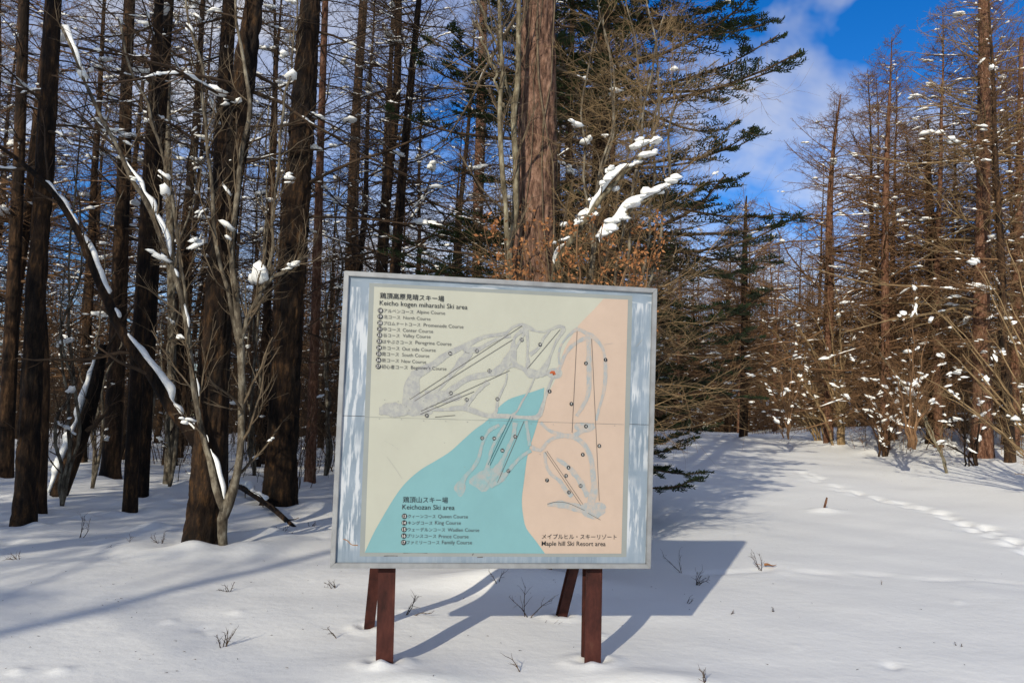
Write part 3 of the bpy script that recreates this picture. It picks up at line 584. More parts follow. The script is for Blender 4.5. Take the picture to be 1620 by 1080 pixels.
def crown(rng, P, R, z0, z1, n, Lmax, tw=14, tt=3, twr=.0035, snow=40, ssize=(.05, .12), rise=.05, dead=.4, gB=None, gS=None, taper=True, snsub=1):
    """whorls of side limbs with secondaries and twigs; P,R trunk polyline"""
    zs = P[:, 2]; H = zs[-1]
    z = z0 + (z1 - z0) * np.sort(rng.random(n)) ** .8
    k = np.interp(z, zs, np.arange(len(zs))); i = np.minimum(k.astype(int), len(zs) - 2); f = (k - i)[:, None]
    pos = P[i] * (1 - f) + P[i + 1] * f
    rt = R[i] * (1 - f[:, 0]) + R[i + 1] * f[:, 0]
    az = rng.random(n) * 2 * pi; hz = (z - zs[0]) / (H - zs[0])
    prof = (np.clip((1 - hz) / .7, 0.06, 1) ** .65 if taper else 1) * np.where(hz < .3, dead + (1 - dead) * hz / .3, 1)
    Ln = Lmax * prof * (.45 + .75 * rng.random(n))
    el = -.05 + .5 * hz + rng.normal(size=n) * .22
    d = np.stack([np.cos(az) * np.cos(el), np.sin(az) * np.cos(el), np.sin(el)], -1)
    K = 8; pts = [pos + d * (rt * .6)[:, None]]; dd = d
    for s in range(K - 1):
        dd = unit(dd + rng.normal(size=d.shape) * np.array([.11, .11, .10]) + np.array([0, 0, -.05 + rise * s * .35]))
        pts.append(pts[-1] + dd * (Ln / (K - 1))[:, None])
    Q = np.stack(pts, 1); r0 = np.clip(Ln * .0085 + .004, .006, rt * .6); RQ = r0[:, None] * np.linspace(1, .25, K)[None]
    tube(gB, Q, RQ, 4)
    Q2, R2, t2 = spawn(rng, Q, RQ, tw, .15, 1.0, lambda t, L, u: (.12 + .42 * L * (1 - t * .75)) * (.3 + .7 * u), .95, 3, .45, up=.03, wob=.2, planar=.55, rmin=twr)
    tube(gB, Q2, R2, 3)
    if tt:
        Q3, R3, _ = spawn(rng, Q2, R2, tt, .15, 1.0, lambda t, L, u: (.06 + .5 * L * (1 - .6 * t)) * (.3 + .7 * u), .8, 2, .7, up=.02, wob=.2, planar=.2, rmin=twr * .75)
        tube(gB, Q3, R3, 3)
    if snow and gS is not None:
        ms = int(snow * 2.6); sel = rng.choice(n, ms, p=Ln / Ln.sum()); a_ = rng.uniform(0, 3.2, ms); ln_ = rng.uniform(.4, 1.7, ms); tt_ = a_[:, None] + ln_[:, None] * np.linspace(0, 1, 7); ti = np.minimum(tt_.astype(int), K - 2); tf = (tt_ - ti)[..., None]
        sp = Q[sel[:, None], ti] * (1 - tf) + Q[sel[:, None], ti + 1] * tf; rb = rng.uniform(.25, 1, ms) ** 1.8 * ssize[1] * .13 + .006
        rr_ = rb[:, None] * (np.sin(np.linspace(.12, pi - .12, 7))[None] ** .6) * (.35 + 1.2 * rng.random((ms, 7))); sp[..., 2] += rr_ * .55
        tube(gS, sp, rr_, 5)
        snow = int(snow * .5)
        pr = Ln[:, None] * (.3 + 0 * RQ[:, 1:-1]); pr = pr.ravel(); pr = pr / pr.sum(); c = rng.choice(len(pr), snow, p=pr); bi = c // (K - 2); bk = c % (K - 2) + 1
        f = rng.random((snow, 1)); p = Q[bi, bk] * (1 - f) + Q[bi, bk + 1 if True else bk] * f if False else Q[bi, bk] * (1 - f) + Q[bi, np.minimum(bk + 1, K - 1)] * f
        tan = unit(Q[bi, np.minimum(bk + 1, K - 1)] - Q[bi, bk]); sz = ssize[0] + (ssize[1] - ssize[0]) * rng.random(snow) ** 2
        tan = unit(tan + rng.normal(size=tan.shape) * [.5, .5, .15])
        dc = np.linalg.norm(p - CAM, axis=1); far_ = (dc > 5.5) | (P[0][1] == 0); sz = np.minimum(sz, np.where(P[0][1] == 0, 9, .0125 * dc))
        blobs(gS, rng, (p + np.array([0, 0, 1.0]) * (sz * .15)[:, None])[far_], tan[far_], sz[far_], .5, 1.7, sub=snsub)
    return Q, RQ

def larch(seed, H, r, z0, n, Lmax, bark, twig, name='larch_tree', label='', tw=14, tt=3, snow=40, ssize=(.05, .12), z1=None, path=None, rad=None, hires=False, dead=.4, twr=.0035, group=None, taper=True):
    rng = np.random.default_rng(seed)
    if path is None:
        k = 9; zz = np.linspace(-.3, H, k); P = np.c_[np.cumsum(rng.normal(size=k) * .05), np.cumsum(rng.normal(size=k) * .05), zz]; P[:2, :2] = 0
        R = r * (1 - .93 * np.linspace(0, 1, k) ** 1.1); loc = (0, 0, 0)
    else:
        P, R = np.asarray(path, float), np.asarray(rad, float); loc = (P[0][0], P[0][1], float(gz(P[0][0], P[0][1])))
    t = thing(name, label, 'tree', loc, group)
    g = G(); trunk_mesh(g, P, R, seed, 60 if hires else 12, .5 * r * .26 if hires else 0); obj('trunk', g, M[bark], t)
    gB, gS = G(), G(); crown(rng, P, R, z0 + P[0][2] + .3, z1 or P[-1][2] - .1, n, Lmax, tw, tt, twr, snow, ssize, gB=gB, gS=gS, dead=dead, taper=taper, snsub=2 if hires else 1)
    o = obj('branches', gB, M[twig], t); o['kind'] = 'stuff'
    if gS.n: o = obj('snow_load', gS, M['snow'], t); o['kind'] = 'stuff'
    return t
def px_path(pts, Y, Htop=None):
    """trace (px,py,width px) at the depth Y; carry on above the frame to Htop"""
    P = np.array([atY(p[0], p[1], Y) for p in pts]); d = Y * cos(PITCH) + .0
    dist = np.array([(q - CAM) @ FW for q in P]); R = np.array([p[2] for p in pts]) / 2 / FPX * dist
    z0 = float(gz(P[0][0], Y)); P[0][2] = min(P[0][2], z0)
    T = unit(P[1] - P[0]); P = np.vstack([P[0] - T * .25, P]); R = np.r_[R[0], R]
    if Htop and Htop > P[-1][2]:
        top = P[-1][2]; sl = (P[-1] - P[-2]) / (P[-1][2] - P[-2][2]); n = 4; r0 = R[-1]
        for k in range(1, n + 1):
            h_ = (Htop - top) * k / n; P = np.vstack([P, P[len(P) - 1] + np.array([sl[0] * .3, 0, 1]) * (Htop - top) / n]); R = np.r_[R, r0 * (1 - .9 * k / n)]
    return P, R

def near_trees():
    def base(px, py): p = gnd(px, py); return float(p[1])
    specs = [
        # path px, Htop, z0, n, Lmax, bark, twig, label, hires
        ([(37, 832, 33), (48, 650, 31), (57, 450, 28), (72, 250, 24), (86, 0, 21)], 15, 4.2, 34, 2.6, 'bark_dark', 'twig_dark', 'nearest dark straight trunk at the far left, with a whitish patch low down'),
        ([(60, 815, 22), (68, 600, 20), (60, 420, 18), (68, 200, 16), (78, 0, 13)], 14, 5, 26, 2.4, 'bark_mid', 'twig_dark', 'slimmer brown trunk touching the right side of the leftmost near trunk'),
        ([(8, 755, 24), (16, 560, 22), (28, 300, 18), (38, 0, 15)], 15, 5, 40, 2.6, 'bark_mid', 'twig_dark', 'brown trunk cut by the left edge of the picture'),
        ([(174, 755, 29), (182, 620, 27), (188, 470, 24), (196, 250, 20), (205, 0, 16)], 17, 5, 50, 2.8, 'bark_mid', 'twig_dark', 'moss brown trunk standing just right of the leaning snowy snag'),
        ([(205, 810, 22), (212, 650, 21), (226, 430, 20), (238, 230, 17), (252, 0, 14)], 15, 4.5, 38, 2.6, 'bark_dark', 'twig_dark', 'slim dark trunk, left one of the touching pair below the snowy leaning limb'),
        ([(222, 788, 22), (230, 640, 22), (240, 450, 21), (250, 250, 18), (268, 0, 14)], 16, 5, 38, 2.6, 'bark_dark', 'twig_dark', 'dark trunk, right one of the touching pair below the snowy leaning limb'),
        ([(345, 800, 30), (346, 600, 30), (347, 350, 26), (354, 160, 24), (364, 0, 21)], 16, 4.5, 50, 2.9, 'bark_dark', 'twig_dark', 'dark trunk rising directly behind the biggest dark trunk on the left'),
        ([(265, 765, 14), (272, 600, 13), (270, 400, 12), (265, 200, 10), (268, 0, 8)], 14, 5, 40, 2.2, 'bark_grey', 'twig_grey', 'thin pale brown trunk between the touching pair and the biggest dark trunk'),
        ([(490, 765, 17), (496, 600, 16), (505, 300, 13), (515, 0, 10)], 15, 5, 44, 2.4, 'bark_red', 'twig_dark', 'thin rust brown trunk just right of the large straight trunk'),
        ([(550, 720, 20), (552, 500, 19), (560, 250, 16), (575, 0, 13)], 17, 4, 60, 2.8, 'bark_mid', 'twig_dark', 'brown trunk rising behind the top left corner of the map board'),
        ([(605, 715, 12), (606, 430, 11), (612, 200, 9), (625, 0, 7)], 15, 4, 60, 2.2, 'bark_mid', 'twig_dark', 'thin trunk rising above the left part of the board in front of open sky'),
        ([(752, 700, 18), (755, 430, 17), (757, 300, 16), (765, 0, 12)], 16, 5, 44, 2.6, 'bark_red', 'twig_dark', 'reddish trunk in shade left of the great red barked trunk'),
    ]
    for k, (pts, H, z0, n, Lm, bk, tw, lab) in enumerate(specs):
        Y = base(pts[0][0], pts[0][1]); P, R = px_path(pts, Y, H)
        larch(100 + k, 0, R[1] * 1.0, z0, int(n * 1.25), Lm, bk, tw, 'larch_tree', lab, path=P, rad=R, hires=k == 0, tw=13, tt=2, snow=24, ssize=(.05, .17), z1=H * .97, dead=.75, twr=.003)
        WELLS.append((P[1][0], P[1][1], R[1] * 2.2, .06))
    big = [([(320, 862, 60), (326, 800, 54), (336, 650, 48), (346, 480, 43), (360, 330, 36), (378, 200, 34), (391, 80, 32), (402, 0, 27)], 14, 4.6, 26, 2.6, 'bark_dark', 'twig_dark', 'biggest dark trunk on the left, leaning slightly right, behind the forked grey sapling'),
           ([(442, 800, 52), (446, 700, 47), (451, 580, 46), (463, 400, 42), (478, 200, 38), (491, 0, 30)], 17, 4.6, 52, 3.0, 'bark_dark', 'twig_dark', 'large straight dark trunk left of the map board with orange brown bark plates')]
    for k, (pts, H, z0, n, Lm, bk, tw, lab) in enumerate(big):
        Y = base(pts[0][0], pts[0][1]); P, R = px_path(pts, Y, H)
        larch(200 + k, 0, R[2], z0, n, Lm, bk, tw, 'larch_tree', lab, path=P, rad=R, hires=True, tw=14, tt=3, snow=20, ssize=(.05, .17), z1=H * .97, dead=.8, twr=.003)
        WELLS.append((P[1][0], P[1][1], R[1] * 1.7, .07))
    # the great red barked trunk behind the board
    P, R = px_path([(830, 840, 76), (834, 640, 72), (841, 430, 66), (847, 300, 64), (851, 150, 58), (853, 0, 52)], 8.6, 17)
    t = larch(210, 0, .2, 5.0, 30, 2.6, 'bark_great', 'twig_grey', 'larch_tree', 'great reddish barked trunk rising behind the middle of the map board', path=P, rad=R, hires=True, tw=11, tt=2, snow=10, z1=18, dead=.8)
    rng = np.random.default_rng(9); gv = G()
    for k in range(5):      # climbing stems that wind up the trunk
        m = 26; s = np.linspace(.02, .78, m); q = cat(np.c_[P, R], m * 3)[(s * (m * 3 - 1)).astype(int)]; a0 = rng.uniform(pi * 1.0, pi * 1.95) if k else pi * 1.9; ph = rng.random() * 9
        a = a0 + np.sin(s * 11 + ph) * .8 + np.sin(s * 31 + ph * 2) * .22 + rng.normal(size=m) * .05
        V = q[:, :3] + np.stack([np.cos(a), np.sin(a), a * 0], -1) * (q[:, 3] * 1.06)[:, None]; r_ = np.full(m, rng.uniform(.004, .012)) * (.8 + .5 * rng.random(m))
        tube(gv, V[None], r_[None], 5); Q2, R2, _ = spawn(rng, V[None], r_[None], 16, .1, 1, lambda t_, L, u: .25 + .7 * u, 1.0, 6, .5, up=.06, wob=.25); tube(gv, Q2, R2, 3)
        Q3, R3, _ = spawn(rng, Q2, R2, 5, .1, 1, lambda t_, L, u: .1 + .3 * u, .8, 4, .6, up=.03, wob=.25); tube(gv, Q3, R3, 3)
    o = obj('climbing_vine', gv, M['twig_grey'], t); o['kind'] = 'stuff'; o['label'] = 'tangle of thin grey vines climbing the red bark'

def stems_tree(name, label, cat_, paths, Y, bark, twig, seed, kids=(14, 8, 4), up=.05, ang=.6, snow=0, l1=(.3, 1.2), S=8, twr=.0025, planar=0., leaves=0, base_pt=None, lens=1.0, capP=()):
    """paths: list of px traced stems [(px,py,w[,dY])...]"""
    rng = np.random.default_rng(seed); ps = []
    for pts in paths:
        P = np.array([atY(p[0], p[1], Y + (p[3] if len(p) > 3 else 0)) for p in pts]); dist = np.array([(q - CAM) @ FW for q in P]); R = np.array([p[2] for p in pts]) / 2 / FPX * dist
        ps.append((P, R))
    b0 = ps[0][0][0]; z0 = float(gz(b0[0], b0[1])); root = thing(name, label, cat_, (b0[0], b0[1], z0))
    for P, R in ps:
        g = G(); m = 40; q = cat(np.c_[P, R], m); wob = np.c_[noise(np.c_[np.arange(m) * .35, np.zeros(m) + seed, np.zeros(m)]) - .5, noise(np.c_[np.arange(m) * .35, np.zeros(m) + seed + 9, np.zeros(m)]) - .5, np.zeros(m)] * .06
        wob[0] = 0; q[:, :3] += wob * min(1, 2 * lens); kn = 1 + .25 * (noise(np.c_[np.arange(m) * .6, np.zeros(m) + seed, np.zeros(m) + 4]) - .5); q[:, 3] *= kn
        tube(g, q[None, :, :3], q[None, :, 3], S if R[0] > .02 else 5, True); obj('stem', g, M[bark], root)
    gB, gS, gL = G(), G(), G()
    for j, (P, R) in enumerate(ps):
        q = cat(np.c_[P, R], 24)[None]; P, R = q[..., :3], q[..., 3]
        Q, RQ, t_ = spawn(rng, P, R, kids[0], .12, 1, lambda t, L, u: (l1[0] + (l1[1] - l1[0]) * u) * (1.1 - .6 * t), ang, 8, .45, up=up, wob=.13, rmin=twr, planar=planar); tube(gB, Q, RQ, 3)
        Q2, R2, _ = spawn(rng, Q, RQ, kids[1], .1, 1, lambda t, L, u: L * (.2 + .45 * u) * (1 - .4 * t), .6, 5, .55, up=up * .7, wob=.15, rmin=twr * .8); tube(gB, Q2, R2, 3)
        if kids[2]: Q3, R3, _ = spawn(rng, Q2, R2, kids[2], .1, 1, lambda t, L, u: L * (.25 + .5 * u), .55, 3, .6, up=up * .5, wob=.15, rmin=twr * .6); tube(gB, Q3, R3, 3)
        if snow:
            k = rng.integers(0, len(Q), snow); kk = rng.integers(1, 7, snow); sz = rng.uniform(.03, .09, snow); blobs(gS, rng, Q[k, kk] + np.array([0, 0, .01]), unit(Q[k, kk] - Q[k, kk - 1]), sz, .6, 1.8)
        if leaves:
            n = leaves; k = rng.integers(0, len(Q2), n); kk = rng.integers(1, 5, n); leafcloud(gL, rng, Q2[k, kk] + rng.normal(size=(n, 3)) * .03)
        if j in capP: snowcap(gS, rng, cat(P[0], 12), np.interp(np.linspace(0, 1, 12), np.linspace(0, 1, 24), R[0]), 1.0, .46)
    o = obj('twigs', gB, M[twig], root); o['kind'] = 'stuff'
    if gS.n: o = obj('snow_load', gS, M['snow'], root); o['kind'] = 'stuff'
    if gL.n: o = obj('leaves', gL, M['leaf_brown'], root); o['kind'] = 'stuff'
    return root
def leafcloud(g, rng, pos, s0=.014, s1=.028):
    n = len(pos); s = rng.uniform(s0, s1, n)[:, None]; a = unit(rng.normal(size=(n, 3))); b = unit(np.cross(a, rng.normal(size=(n, 3)))); c = np.cross(a, b)
    V = np.stack([pos, pos + a * s * .9 + b * s * .5 + c * s * .15, pos + a * s * 1.9, pos + a * s * .9 - b * s * .5 + c * s * .15], 1)
    g.add(V, np.arange(n * 4).reshape(n, 4))

def saplings():
    Y = float(gnd(353, 870)[1])
    stems_tree('forked_tree', 'forked pale grey barked small tree in front of the biggest dark trunk', 'tree',
        [[(354, 874, 15), (353, 835, 15), (356, 812, 17), (364, 795, 17), (374, 760, 14), (383, 700, 13), (385, 640, 13), (380, 550, 13), (372, 480, 11), (366, 410, 10), (374, 330, 9), (384, 250, 8), (392, 170, 7), (384, 90, 5), (372, 20, 4), (368, -60, 3)],
         [(356, 812, 12), (344, 775, 11), (336, 735, 10), (322, 690, 10), (309, 610, 10), (298, 540, 10), (286, 475, 9), (263, 400, 9), (238, 330, 8), (205, 272, 7), (168, 205, 6), (130, 120, 5), (95, 40, 4)],
         [(381, 545, 9), (392, 510, 8), (402, 480, 8), (420, 452, 7), (444, 432, 6), (470, 412, 5), (488, 404, 4)],
         [(420, 452, 7), (432, 400, 6), (434, 330, 5), (440, 250, 5), (452, 160, 4), (462, 80, 3), (470, 0, 2)],
         [(380, 550, 9), (371, 500, 8), (352, 420, 7), (338, 360, 7), (332, 280, 6), (326, 190, 6), (318, 110, 5), (300, 40, 4), (284, -40, 3)],
         [(300, 545, 7), (292, 440, 6), (276, 350, 6), (262, 260, 5), (238, 180, 5), (206, 110, 4), (186, 30, 3)]],
        Y, 'bark_grey', 'twig_grey', 11, kids=(22, 6, 3), up=.10, ang=.55, snow=5, l1=(.3, 1.1), capP=(1,), twr=.002)
    # long leaning limb loaded with snow, rooted behind the big trunk
    Y2 = Y + 1.0
    def leaner(name, label, pts, Y_, seed, th, bark='bark_dark', kids=(10, 5, 3)):
        P = np.array([atY(p[0], p[1], Y_ + (p[3] if len(p) > 3 else 0)) for p in pts]); R = np.array([p[2] for p in pts]) / 2 / FPX * Y_
        root = thing(name, label, 'tree', (P[0][0], P[0][1], float(gz(P[0][0], P[0][1]))))
        g = G(); trunk_mesh(g, P, R, seed, 18, .006, flare=False); obj('trunk', g, M[bark], root)
        rng = np.random.default_rng(seed); gB, gS = G(), G(); q = cat(np.c_[P, R], 24)[None]
        Q, RQ, _ = spawn(rng, q[..., :3], q[..., 3], kids[0], .25, 1, lambda t, L, u: .4 + 1.0 * u, .7, 8, .4, up=.08, wob=.13); tube(gB, Q, RQ, 4)
        Q2, R2, _ = spawn(rng, Q, RQ, kids[1], .1, 1, lambda t, L, u: L * (.2 + .4 * u), .6, 4, .5, up=.04, wob=.15); tube(gB, Q2, R2, 3)
        o = obj('twigs', gB, M['twig_dark'], root); o['kind'] = 'stuff'
        for s_, e_, th_ in th: qq = cat(np.c_[P, R], 60)[int(s_ * 59):int(e_ * 59) + 1]; snowcap(gS, rng, qq[:, :3], qq[:, 3], th_, .30)
        obj('snow_cap', gS, M['snow'], root)
    leaner('leaning_tree', 'long thin dark trunk leaning far left with a line of snow along it', [(352, 800, 20), (330, 735, 20), (304, 688, 20), (270, 645, 19), (245, 600, 18), (215, 560, 17), (190, 520, 16), (168, 470, 15), (152, 435, 14), (135, 392, 13), (112, 345, 12), (80, 300, 10), (40, 262, 8), (0, 232, 6), (-50, 205, 4)], Y2, 21, [(.12, .5, 2.0), (.52, .8, 1.0)])
    leaner('leaning_snag', 'short broken snag leaning right with snow plastered on its left side', [(92, 785, 26), (112, 735, 25), (130, 685, 24), (147, 630, 21), (158, 580, 17), (165, 545, 13)], float(gnd(92, 785)[1]), 22, [(0, .95, 2.6)], kids=(5, 3, 2))
    for (bx, by, tops, w_, lab, sd) in [
        (146, 772, [(120, 520), (160, 430), (185, 300)], 6, 'crooked thin stems beside the snowy leaning snag', 801), (268, 770, [(250, 480), (285, 350), (300, 200)], 7, 'crooked thin sapling right of the touching pair of trunks', 802),
        (402, 752, [(395, 480), (420, 300), (432, 120)], 7, 'thin crooked stems just left of the large straight dark trunk', 803), (515, 752, [(500, 500), (520, 380), (535, 250)], 7, 'thin crooked sapling just left of the board edge', 804),
        (98, 800, [(95, 420), (120, 260), (140, 90)], 7, 'crooked thin grey stem between the leftmost trunks and the snag', 805), (232, 740, [(215, 500), (240, 330), (225, 180)], 6, 'thin crooked stems behind the touching pair of trunks', 806)]:
        rr = np.random.default_rng(sd); st_ = []
        for (tx, ty) in tops:
            n_ = 7; pts_ = []
            for s_ in np.linspace(0, 1, n_): pts_.append((bx + (tx - bx) * s_ + rr.normal() * 9 * (s_ > 0), by + (ty - by) * s_, w_ * (1 - .75 * s_) * (.8 + .2 * rr.random()), rr.normal() * .25 * s_))
            st_.append(pts_)
        stems_tree('slim_sapling', lab, 'tree', st_, float(gnd(bx, by)[1]), 'bark_grey', 'twig_dark', sd, kids=(14, 5, 3), up=.04, ang=.8, l1=(.3, 1.3), snow=3, twr=.0022)
    # pale slim trunks beside the red one
    stems_tree('slim_tree', 'slim pale lichen covered trunk touching the left side of the great red trunk', 'tree', [[(807, 845, 13), (810, 600, 12), (811, 430, 11), (811, 330, 11), (813, 200, 10), (817, 100, 9), (820, 0, 8), (822, -120, 5)], [(813, 210, 6), (800, 120, 5), (770, 40, 4), (740, -40, 3)]], 8.2, 'bark_pale', 'twig_grey', 31, kids=(12, 6, 4), l1=(.4, 1.4), up=.06)
    stems_tree('slim_tree', 'slimmest pale yellowish stem, a little left of the great red trunk', 'tree', [[(804, 845, 9), (803, 500, 9), (803, 345, 8), (797, 290, 8), (794, 220, 8), (795, 150, 7), (790, 60, 6), (786, -60, 4)], [(795, 170, 5), (778, 100, 4), (752, 30, 3)]], 8.0, 'bark_pale', 'twig_grey', 32, kids=(12, 6, 4), l1=(.4, 1.2), up=.06)
    # bare hornbeam spreading pale twigs to the right of the red trunk
    st = []
    rng = np.random.default_rng(77)
    for k in range(8):
        tx = 930 + k * 26 + rng.normal() * 8; ty = rng.uniform(-120, 60) + abs(k - 2) * 26; b = rng.uniform(-15, 15); dy = rng.uniform(-1.0, 1.2)
        st.append([(915, 812, 8, 0), (915 + (tx - 915) * .3 + b, 600, 6, dy * .3), (915 + (tx - 915) * .6 - b, 380, 4.5, dy * .6), (915 + (tx - 915) * .85 + b * 1.5, 170, 3.2, dy * .8), (tx - b * 2, ty, 1.5, dy)])
    stems_tree('hornbeam_tree', 'bare spreading tree with dense pale tan twigs right of the great red trunk', 'tree', st, 8.9, 'bark_grey', 'twig_tan', 33, kids=(30, 11, 4), up=.008, ang=1.1, l1=(.4, 2.0), snow=1, twr=.0021, planar=.3)
    # low beech sapling holding rust brown leaves above the board
    st = []
    for k in range(10):
        x1 = 775 + k * 30 + rng.normal() * 10; y1 = 345 + rng.random() * 70
        st.append([(905, 850, 6), (885 + (x1 - 900) * .3, 640, 5, rng.normal() * .3), (x1 * .75 + 225, 480, 3.4, rng.normal() * .5), (x1, y1, 1.6, rng.normal() * .8)])
    stems_tree('beech_sapling', 'low sapling keeping its rust brown dead leaves, just above the board top', 'tree', st, 7.5, 'twig_red', 'twig_red', 34, kids=(16, 6, 3), up=.02, ang=.7, l1=(.2, .6), leaves=430, twr=.0014)
    # broken limb under thick snow right of the red trunk
    Yb = 7.7; P = np.array([atY(x, y, Yb + d) for x, y, d in [(868, 470, .6), (885, 405, .4), (915, 365, .2), (950, 315, 0), (985, 275, 0), (1025, 240, -.1), (1040, 222, -.1)]]); R = np.array([10, 10, 9, 8, 7, 5, 3]) / 2 / FPX * Yb
    root = thing('broken_limb', 'thick slanting broken limb heaped with snow right of the great red trunk', 'branch', P[0]); g = G(); tube(g, P[None], R[None], 8, True); obj('limb', g, M['bark_pale'], root)
    gS = G(); q = cat(np.c_[P, R], 50); snowcap(gS, rng, q[8:, :3], q[8:, 3], 1.9, .40, 10); n = 16; k = rng.integers(14, 50, n)
    blobs(gS, rng, q[k, :3] + rng.normal(size=(n, 3)) * [.06, .06, .035] + [0, 0, .04], unit(np.tile([1, 0, .8], (n, 1))), rng.uniform(.025, .065, n), .7, 1.3, sub=2)
    P2 = np.array([atY(x, y, Yb - .2) for x, y in [(950, 385), (975, 360), (1000, 330), (1030, 312), (1062, 292)]]); tube(g, P2[None], (np.array([5, 5, 4, 3, 2]) / 2 / FPX * Yb)[None], 6); obj('side_limb', G().add(g.v[-1], g.f[-1] - (g.n - len(g.v[-1]))), M['bark_pale'], root); qq_ = cat(P2, 30); snowcap(gS, rng, qq_, np.linspace(.014, .006, 30), 1.3, .2)
    k = 10; blobs(gS, rng, cat(P2, 10) + rng.normal(size=(10, 3)) * [.04, .04, .03] + [0, 0, .06], unit(np.tile([1, 0, .5], (10, 1))), rng.uniform(.03, .065, 10), .8, 1.3, sub=2)
    o = obj('snow_heap', gS, M['snow'], root); o['kind'] = 'stuff'
    gB = G(); Q, RQ, _ = spawn(rng, q[None, :, :3], q[None, :, 3], 22, .2, 1, lambda t, L, u: .2 + .7 * u, .7, 6, .35, up=.02, wob=.2); tube(gB, Q, RQ, 3); o = obj('twigs', gB, M['twig_grey'], root); o['kind'] = 'stuff'

# ---------------------------------------------------------------- fir
def fir(seed, loc, H, Rm_, label, z0=1.2, n=120, r=.2, snow=60):
    rng = np.random.default_rng(seed); t = thing('fir_tree', label, 'tree', (loc[0], loc[1], float(gz(*loc))))
    zb = t.location.z; P = np.c_[np.full(8, loc[0]), np.full(8, loc[1]), np.linspace(zb - .3, zb + H, 8)]; R = r * (1 - .93 * np.linspace(0, 1, 8))
    g = G(); trunk_mesh(g, P, R, seed, 14, 0); obj('trunk', g, M['bark_mid'], t)
    gB, gS, gN = G(), G(), G()
    z = z0 + (H - z0 - .2) * np.sort(rng.random(n)) ** 1.5; hz = z / H; az = rng.random(n) * 2 * pi; Ln = Rm_ * np.clip((1 - hz) * 1.5, .08, 1) ** .8 * (.65 + .4 * rng.random(n)) * (.52 + .48 * sst(.06, .26, hz)); el = -.18 + .35 * hz + rng.normal(size=n) * .1
    d = np.stack([np.cos(az) * np.cos(el), np.sin(az) * np.cos(el), np.sin(el)], -1); K = 8; pts = [np.c_[np.full(n, loc[0]), np.full(n, loc[1]), zb + z]]; dd = d
    for s in range(K - 1): dd = unit(dd + rng.normal(size=d.shape) * .05 + np.array([0, 0, -.05 + .035 * s])); pts.append(pts[-1] + dd * (Ln / (K - 1))[:, None])
    Q = np.stack(pts, 1); RQ = (Ln * .009 + .006)[:, None] * np.linspace(1, .3, K); tube(gB, Q, RQ, 5)
    Q2, R2, t2 = spawn(rng, Q, RQ, 15, .2, 1.0, lambda t_, L, u: (.15 + .38 * L * (1.05 - t_)) * (.5 + .5 * u), .9, 5, .45, up=.0, wob=.08, planar=.93, rmin=.003, angj=.12); tube(gB, Q2, R2, 3)
    Q3, R3, _ = spawn(rng, Q2, R2, 7, .1, 1.0, lambda t_, L, u: .05 + .35 * L * (1.1 - t_) * (.5 + .5 * u), .85, 2, .7, up=.0, wob=.06, planar=.9, rmin=.0025, angj=.12); tube(gB, Q3, R3, 3)
    for (q, m) in ((Q3, 3), (Q2, 7), (Q[:, 4:], 10)):      # needles as slim blades to both sides
        n_ = len(q); tt = np.linspace(.08, 1, m)[None] + rng.normal(size=(n_, m)) * .02; tt = np.clip(tt, 0, .999) * (q.shape[1] - 1); i = tt.astype(int); f = (tt - i)[..., None]; ii = np.arange(n_)[:, None]
        p = q[ii, i] * (1 - f) + q[ii, i + 1] * f; T = unit(q[ii, i + 1] - q[ii, i]); Sd = unit(np.cross(T, [0, 0, 1.0])); Up = np.cross(Sd, T)
        for sg in (-1, 1):
            L_ = (.05 + .03 * rng.random((n_, m)))[..., None]; wd = .0125; dn = unit(Sd * sg * .8 + T * .55 + Up * (.25 + .25 * rng.normal(size=(n_, m, 1))))
            V = np.stack([p - T * wd, p + T * wd, p + dn * L_ + T * wd * .6, p + dn * L_ - T * wd * .6], 2).reshape(-1, 3); gN.add(V, np.arange(len(V)).reshape(-1, 4))
    k = rng.integers(0, len(Q2), snow); kk = rng.integers(1, 4, snow); sz = rng.uniform(.03, .09, snow); blobs(gS, rng, Q2[k, kk] + [0, 0, .02], unit(Q2[k, kk] - Q2[k, kk - 1]), sz, .35, 1.6)
    for nm, gg, mt in (('branches', gB, 'twig_dark'), ('needles', gN, 'needles'), ('snow_load', gS, 'snow')):
        o = obj(nm, gg, M[mt], t, smooth=nm != 'needles'); o['kind'] = 'stuff'
    return t

# ---------------------------------------------------------------- right side: shrubs and larches
def shrub(name, label, bpx, Y, tips, w0, bark, twig, seed, kids=(10, 5, 3), snow=3, up=.06, bow=.22, l1=(.3, 1.0), twr=.002, ang=.5, spread=.5):
    rng = np.random.default_rng(seed); st = []
    for (tx, ty) in tips:
        j = (bpx[0] + rng.normal() * 5, bpx[1] + rng.normal() * 1.5); d = rng.normal() * spread; pts = []
        for s in np.linspace(0, 1, 6):
            bx = j[0] + (tx - j[0]) * (s ** (1 + bow * 2)) ; by = j[1] + (ty - j[1]) * (1 - (1 - s) ** (1 + bow * 1.2))
            pts.append((bx + rng.normal() * 2.5 * s, by, w0 * .62 * (1 - .78 * s) * (.7 + .3 * rng.random()), d * s))
        pts[0] = (pts[0][0], pts[0][1] + 4, pts[0][2], 0); st.append(pts)
    return stems_tree(name, label, 'shrub', st, Y, bark, twig, seed, kids=kids, up=up, ang=ang, l1=l1, snow=snow, twr=twr, S=6)
